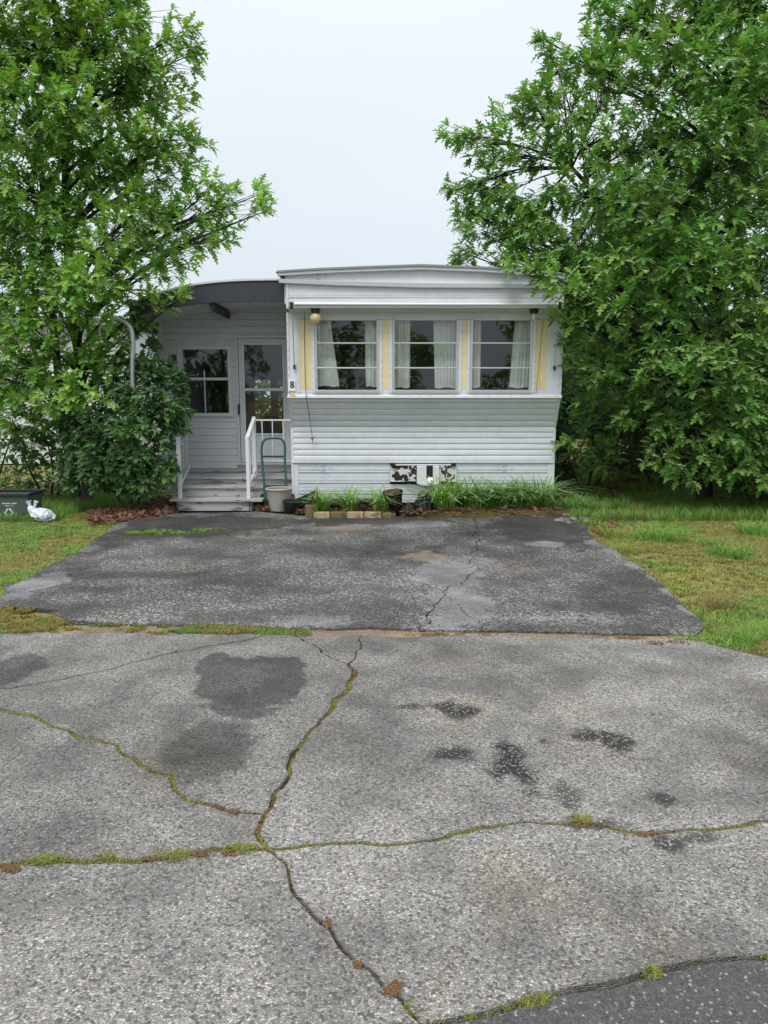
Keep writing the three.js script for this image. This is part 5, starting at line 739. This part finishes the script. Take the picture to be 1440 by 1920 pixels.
{
  const r = rng(901), S = [], T = [];
  const inHome = (x, z) => x > XL - 0.05 && x < XR + 0.05 && z < -9.75 && z > -24, porchIn = (x, z) => x > -3.4 && x <= XL && z < -10.1 && z > -14.1;
  for (let i = 0; i < 150000; i++) { // thin short grass, patchy
    const left = r() < 0.42, x = left ? -3 - 5.2 * Math.pow(r(), 1.2) : 1.9 + 5.6 * Math.pow(r(), 1.1), z = -4.4 - 7.2 * Math.pow(r(), 1.1); if (inHome(x, z) || porchIn(x, z) || paved(x, z)) continue;
    const n = fbm(x * 1.1, z * 1.1, 7, 4), gsh = fbm(x * 2.3 + 5, z * 2.3, 9, 4), den = left ? smooth(0.2, 0.48, n) : 0.12 + smooth(0.36, 0.60, n); if (left && x > -3.95 && z < -9.35 && z > -11.4) { if (r() > 0.12) continue; } if (r() > den + 0.06) continue;
    const g = smooth(0.40, 0.62, gsh + (left ? 0.03 : -0.06)), k = 0.55 + 0.9 * r(); S.push([x, -0.03, z, 0.55 + 0.75 * r() + g * 0.4 * r(), lerp(0.31, 0.19, g) * k, lerp(0.295, 0.33, g) * k, lerp(0.055, 0.028, g) * k]);
  }
  scatter('lawn_grass', 'short patchy yellow green lawn grass beside the drive', tuftS, GRASSMAT, S);
  for (let i = 0; i < 26000; i++) { // longer grass by the trees
    const left = r() < 0.3; let x, z; if (left) { x = -6.5 + 3.6 * r(); z = -9.3 - 2.4 * r(); } else { x = 2.4 + 6.5 * r(); z = -9.4 - 7 * Math.pow(r(), 1.3); } if (inHome(x, z) || porchIn(x, z) || paved(x, z)) continue;
    const n = fbm(x * 1.6, z * 1.6, 17, 3); if (r() > smooth(0.36, 0.55, n) + 0.1) continue; if (left && (x > -4.1 && z > -10.2)) continue;
    const k = 0.7 + 0.6 * r(); T.push([x, -0.03, z, 0.45 + 0.75 * r(), 0.16 * k, 0.31 * k, 0.03 * k]);
  }
  scatter('tall_grass', 'longer green grass at the foot of the trees', tuftL, GRASSMAT, T);
  // moss and grass in the cracks
  const Q = [], along = (L, step, prob, sc, bare = 0.4) => { for (let i = 1; i < L.length; i++) { const a = L[i - 1], b = L[i], l = Math.hypot(b[0] - a[0], b[1] - a[1]); for (let d = 0; d < l; d += step) { const u = d / l, x = lerp(a[0], b[0], u) + (r() - 0.5) * 0.022, z = lerp(a[1], b[1], u) + (r() - 0.5) * 0.022; if (x < -3.5 || x > 3.5) continue; const n = fbm(x * 2.6, z * 2.6, 27, 3), c = smooth(bare, bare + 0.16, n); if (r() > prob * c) continue; const br = smooth(0.5, 0.66, fbm(x * 4 + 3, z * 4, 37, 3)), k = 0.7 + 0.6 * r(); Q.push([x, -0.016, z, (0.5 + 1.0 * r()) * sc * (0.6 + 0.7 * c), lerp(0.25, 0.26, br) * k, lerp(0.26, 0.15, br) * k, lerp(0.03, 0.05, br) * k]); } } };
  along(C.B, 0.004, 0.95, 0.68, 0.16); along(C.C1b, 0.004, 0.9, 0.62, 0.26); along(C.C2, 0.004, 1, 0.8, 0.3); along(C.A, 0.003, 0.95, 0.72, 0.2); along(C.D, 0.0028, 1, 0.66, 0.14); along(C.E, 0.007, 0.6, 0.7, 0.52); along(C.Fr, 0.005, 0.4, 0.7, 0.55); along(C.Hc, 0.01, 0.7, 0.6, 0.42); along(C.C1a, 0.01, 0.6, 0.6, 0.4); along(C.T3, 0.008, 0.5, 0.7, 0.4); along(C.T4, 0.008, 0.5, 0.6, 0.5);
  for (const [a, b, w, n, s] of [[1090, 1538, 12, 30, 1.25], [85, 1613, 34, 50, 1.25], [200, 1611, 30, 36, 1.1], [330, 1606, 40, 46, 1.15], [450, 1592, 30, 36, 1.1], [1012, 1871, 8, 13, 0.95], [990, 1876, 6, 8, 0.8], [1216, 1819, 6, 10, 1.0], [880, 1904, 5, 7, 0.7], [765, 1890, 7, 12, 0.9], [1437, 1787, 5, 10, 0.9]]) for (let i = 0; i < n; i++) { const u = r() + r() - 1, q = onY(a + u * w, b + (r() - 0.5) * 6); const k = 0.7 + 0.6 * r(); Q.push([q.x, -0.012, q.z, (0.6 + 0.9 * r()) * s, 0.235 * k, 0.265 * k, 0.03 * k]); }
  // the grassy joint between the drive and the apron
  for (let i = 0; i < 14000; i++) { const q = onY(-60 + 640 * r(), 1130 + 60 * r()); if (paved(q.x, q.z)) continue; if (r() > smooth(0.40, 0.60, 0.5 * fbm(q.x * 2.4, q.z * 2.4, 47, 3) + 0.5 * fbm(q.x * 9, q.z * 9, 57, 3)) * (q.x > -0.9 ? 0.35 : 1)) continue; const g = smooth(0.35, 0.65, fbm(q.x * 5, q.z * 5, 67, 3)), k = 0.55 + 0.7 * r(); Q.push([q.x, -0.010, q.z, 0.8 + 0.9 * r(), lerp(0.32, 0.18, g) * k, lerp(0.24, 0.28, g) * k, 0.035 * k]); }
  // green strip growing through the old patch line by the house
  for (let i = 0; i < 420; i++) { const u = r(), q = onY(235 + 170 * u, 1003 - 6 * u + (r() + r() - 1) * 6 * (1 - Math.abs(u - 0.5))); if (fbm(q.x * 9, q.z * 14, 3, 3) < 0.52) continue; const k = 0.7 + 0.6 * r(); Q.push([q.x, 0.014, q.z, 0.8 + 1.0 * r(), 0.18 * k, 0.33 * k, 0.03 * k]); }
  for (let i = 0; i < 200; i++) { const u = r(), q = onY(400 + 240 * u, 996 - 10 * u + (r() - 0.5) * 3); const k = 0.7 + 0.6 * r(); if (vn(u * 14, 2, 3) < 0.45) continue; Q.push([q.x, 0.014, q.z, 0.5 + 0.7 * r(), 0.15 * k, 0.17 * k, 0.03 * k]); }
  scatter('crack_moss', 'short yellow green moss and grass growing in the paving cracks', mossG, GRASSMAT, Q);
}
// distinct clumps
const CLUMPS = [0, 1, 2].map(i => bladeSet(150, 60 + i, 0.22, 0.26, 0.007, 0.85)), LILY = [0, 1, 2, 3].map(i => bladeSet(110, 80 + i, 0.62, 0.22, 0.023, 1.3));
function clump(name, label, cat, group, geo, m, x, y, z, s, sy = s) { const o = shadowed(new THREE.Mesh(geo, m)); o.name = numbered(name); o.position.set(x, y, z); o.scale.set(s, sy, s); o.rotation.y = x * 7 + z; o.userData = { label, category: cat }; if (group) o.userData.group = group; scene.add(o); }
const gG = leafMat([0.18, 0.38, 0.028], 0.4), gY = leafMat([0.31, 0.35, 0.04], 0.4), gR = leafMat([0.30, 0.24, 0.06], 0.4), lG = leafMat([0.20, 0.42, 0.04], 0.42), lY = leafMat([0.24, 0.46, 0.045], 0.42);
[[1148, 1006, gY, 1.0, 'yellowed grass clump at the corner of the drive beside the pebbles'], [1172, 1034, gY, 0.8, 'small yellow green grass clump touching the drive edge'], [1222, 1010, gG, 1.2, 'dense bright green grass clump between the yellowed clump and the thicket'], [1262, 1014, gG, 1.1, 'bright green grass clump growing against the dense one'], [1370, 1040, gG, 1.15, 'round bright green grass clump alone on the mossy lawn'], [1335, 1022, gG, 0.8, 'smaller green clump behind the round one on the mossy lawn'], [1412, 1000, gG, 1.2, 'tall green grass clump in front of the low shrub'], [1352, 1135, gR, 0.85, 'straw coloured grass clump with reddish base beside the drive'], [1385, 1142, gG, 0.6, 'small green sprout beside the straw coloured clump'], [1395, 1200, gG, 0.7, 'flat green grass clump near the edge of the apron'], [1432, 1190, gG, 0.7, 'green grass clump beside the flat one near the apron'], [1110, 985, gG, 0.7, 'low grass clump beside the pebbles']].forEach(([a, b, m, s, l], i) => { const q = onY(a, b); clump('grass_clump', l, 'grass clump', 'grass clumps on the lawn', CLUMPS[i % 3], m, q.x, -0.03, q.z, s, s * 0.9); });
[[832, 962], [858, 958], [888, 960], [917, 956], [944, 958], [970, 957], [994, 955], [1014, 956]].forEach(([a, b], i) => { const q = onY(a, b); clump('daylily', 'arching green daylily in the continuous row along the skirting', 'plant', 'daylilies in the row along the skirting', LILY[i % 4], i % 3 ? lG : lY, q.x, 0.02, Math.max(q.z - 0.08, -10.3), i == 0 ? 1.05 : 0.95, (i == 0 ? 1.0 : 0.92)); });
[[1062, 958], [1090, 955]].forEach(([a, b], i) => { const q = onY(a, b); clump('daylily', 'short daylily past the corner of the mobile home', 'plant', 'short daylilies past the corner', LILY[i], lG, q.x, 0, q.z, 0.5, 0.42); });
[[604, 'low lily clump at the mossy corner brick of the small bed'], [655, 'low lily clump in the middle of the small brick edged bed'], [711, 'low lily clump beside the black pot of dead leaves']].forEach(([a, l], i) => { const q = onY(a, 962); clump('lily_clump', l, 'plant', 'lilies in the brick edged bed', LILY[(i + 2) % 4], lY, q.x, 0.03, -9.93, 0.72, 0.74); });
// dead leaves
{
  const r = rng(77), list = []; const put = (x, y, z, s) => { const k = 0.6 + 0.8 * r(), t = r(); list.push([x, y + 0.01, z, s * (0.6 + 0.6 * r()), lerp(0.22, 0.10, t) * k, lerp(0.085, 0.075, t) * k, lerp(0.045, 0.05, t) * k]); };
  for (let i = 0; i < 2000; i++) { const u = r(), q = onY(175 + 155 * u, lerp(985, 962, u) - 24 * Math.pow(r(), 1.4) + 8 * (r() - 0.5)); if (r() < 0.75 || !paved(q.x, q.z)) put(q.x, 0.006 + 0.02 * r(), q.z, 0.055 + 0.04 * r()); }
  for (let i = 0; i < 220; i++) { const q = onY(478 + 26 * r(), 950 + 10 * r()); put(q.x, 0.02 + 0.04 * r() * r(), q.z, 0.06 + 0.05 * r()); } for (let i = 0; i < 60; i++) { const q = onY(556 + 18 * r(), 960 + 6 * r()); put(q.x, 0.025 + 0.02 * r(), q.z, 0.06 + 0.04 * r()); }
  for (let i = 0; i < 420; i++) { const q = onY(595 + 450 * r(), 956 + 14 * r()); put(q.x, 0.04 + 0.02 * r(), Math.min(q.z, -9.72), 0.05 + 0.05 * r()); }
  for (let i = 0; i < 260; i++) { const q = onY(1045 + 110 * r(), 966 + 40 * r()); if (!paved(q.x, q.z)) put(q.x, -0.01 + 0.02 * r(), q.z, 0.05 + 0.05 * r()); }
  for (let i = 0; i < 5200; i++) { const l = r() < 0.25, x = l ? -3.5 - 2.4 * r() : 2.45 + 7 * r(), z = l ? -10.6 - 2.6 * r() : -11.2 - 6 * r(); put(x, -0.02 + 0.03 * r(), z, 0.10 + 0.06 * r()); }
  for (const [q, s] of LITTER) put(q.x, q.y, q.z, 0.07 * s * (0.8 + 0.6 * r()));
  const g = OAK.clone().rotateX(-1.35), im = scatter('dead_leaves', 'brown dead leaves lying under the shrub and in the beds', g, mat({ color: lin(1, 1, 1), roughness: 0.9, side: THREE.DoubleSide }), list, 2.0); im.userData.category = 'leaves';
  const D = [], crumb = new THREE.TetrahedronGeometry(0.0045); const heap = (a, b, w, h, n) => { for (let i = 0; i < n; i++) { const t = r() * 6.283, d = (r() + r() * r()) * 0.75, q = onY(a + w * d * Math.cos(t), b + h * d * Math.sin(t)); if (fbm(q.x * 22, q.z * 22, 6, 3) < 0.42 + 0.1 * d) continue; const k = 0.6 + 0.7 * r(); D.push([q.x, 0.002 + 0.004 * r(), q.z, 0.5 + 0.8 * r(), 0.20 * k, 0.115 * k, 0.055 * k]); } };
  heap(606, 1733, 14, 13, 420); heap(676, 1803, 18, 13, 520); heap(737, 1855, 18, 14, 420); heap(445, 1524, 14, 5, 260); heap(20, 1630, 24, 7, 420); heap(250, 1612, 60, 5, 300); heap(400, 1604, 60, 5, 360); heap(1220, 1565, 60, 7, 260); heap(1090, 1550, 60, 6, 160); heap(900, 1190, 120, 3, 300); heap(820, 1190, 60, 4, 500); heap(1180, 1196, 90, 4, 600); heap(1250, 1205, 60, 6, 500);
  const dm = scatter('crack_debris', 'brown crumbs of soil and seed in the paving cracks', crumb, mat({ color: lin(1, 1, 1), roughness: 1 }), D); dm.userData.category = 'debris';
}
// ------------------------------------------------------------------ the neighbour's home seen through the left tree
{
  const t = thing('neighbour_home', 'pale white home standing far behind the two trunked oak', 'house', [-11, 0, -19]);
  for (let i = 0; i < 14; i++) part(t, 'siding_panel', sheet([[0.5 + i * 0.18, -17.012], [0.502 + i * 0.18, -16.995], [0.675 + i * 0.18, -17.003], [0.68 + i * 0.18, -17.012]], -17, -5.6), M.trim);
  part(t, 'wall', box(-17, -5.6, 0.5, 3.02, -21, -17.014), M.trim); part(t, 'skirting', box(-16.95, -5.65, 0, 0.5, -20.9, -17.05), M.trim);
  part(t, 'roof', plate([[-17.2, 3.02], [-5.4, 3.02], [-5.4, 3.1], [-11.2, 3.42], [-17.2, 3.1]], -21.3, -16.75), M.roofEdge);
  for (const x of [-14.6, -11.2, -8.2]) { const w = holder(t, 'window'); part(w, 'frame', box(x - 0.55, x + 0.55, 1.45, 2.5, -16.99, -16.96), M.trim); part(w, 'pane', box(x - 0.48, x + 0.48, 1.52, 2.43, -16.958, -16.952), M.glass); }
}
// distant woods on the far side
{
  const r = rng(5), L = []; for (let i = 0; i < 40000; i++) { const x = 5 + 36 * r(), z = -26 - 10 * r(), h = 3 + 2.5 * vn(x * 0.25, 3, 4); const k = 0.7 + 0.6 * r(); L.push([x, h * Math.sqrt(r()), z, 0.28 + 0.15 * r(), 0.09 * k, 0.20 * k, 0.03 * k]); }
  const g = mergeGeometries([0, 1, 2, 3, 4].map(i => OVAL.clone().rotateX(1.2 + i).rotateY(i * 1.9).translate(Math.sin(i * 3) * 0.9, Math.cos(i * 2) * 0.8, Math.cos(i * 5) * 0.9))); const im = scatter('distant_woods', 'far off mass of dark green woods beyond the thicket', g, LEAF, L, 3); im.userData.category = 'woods';
}
renderer.render(scene, camera);
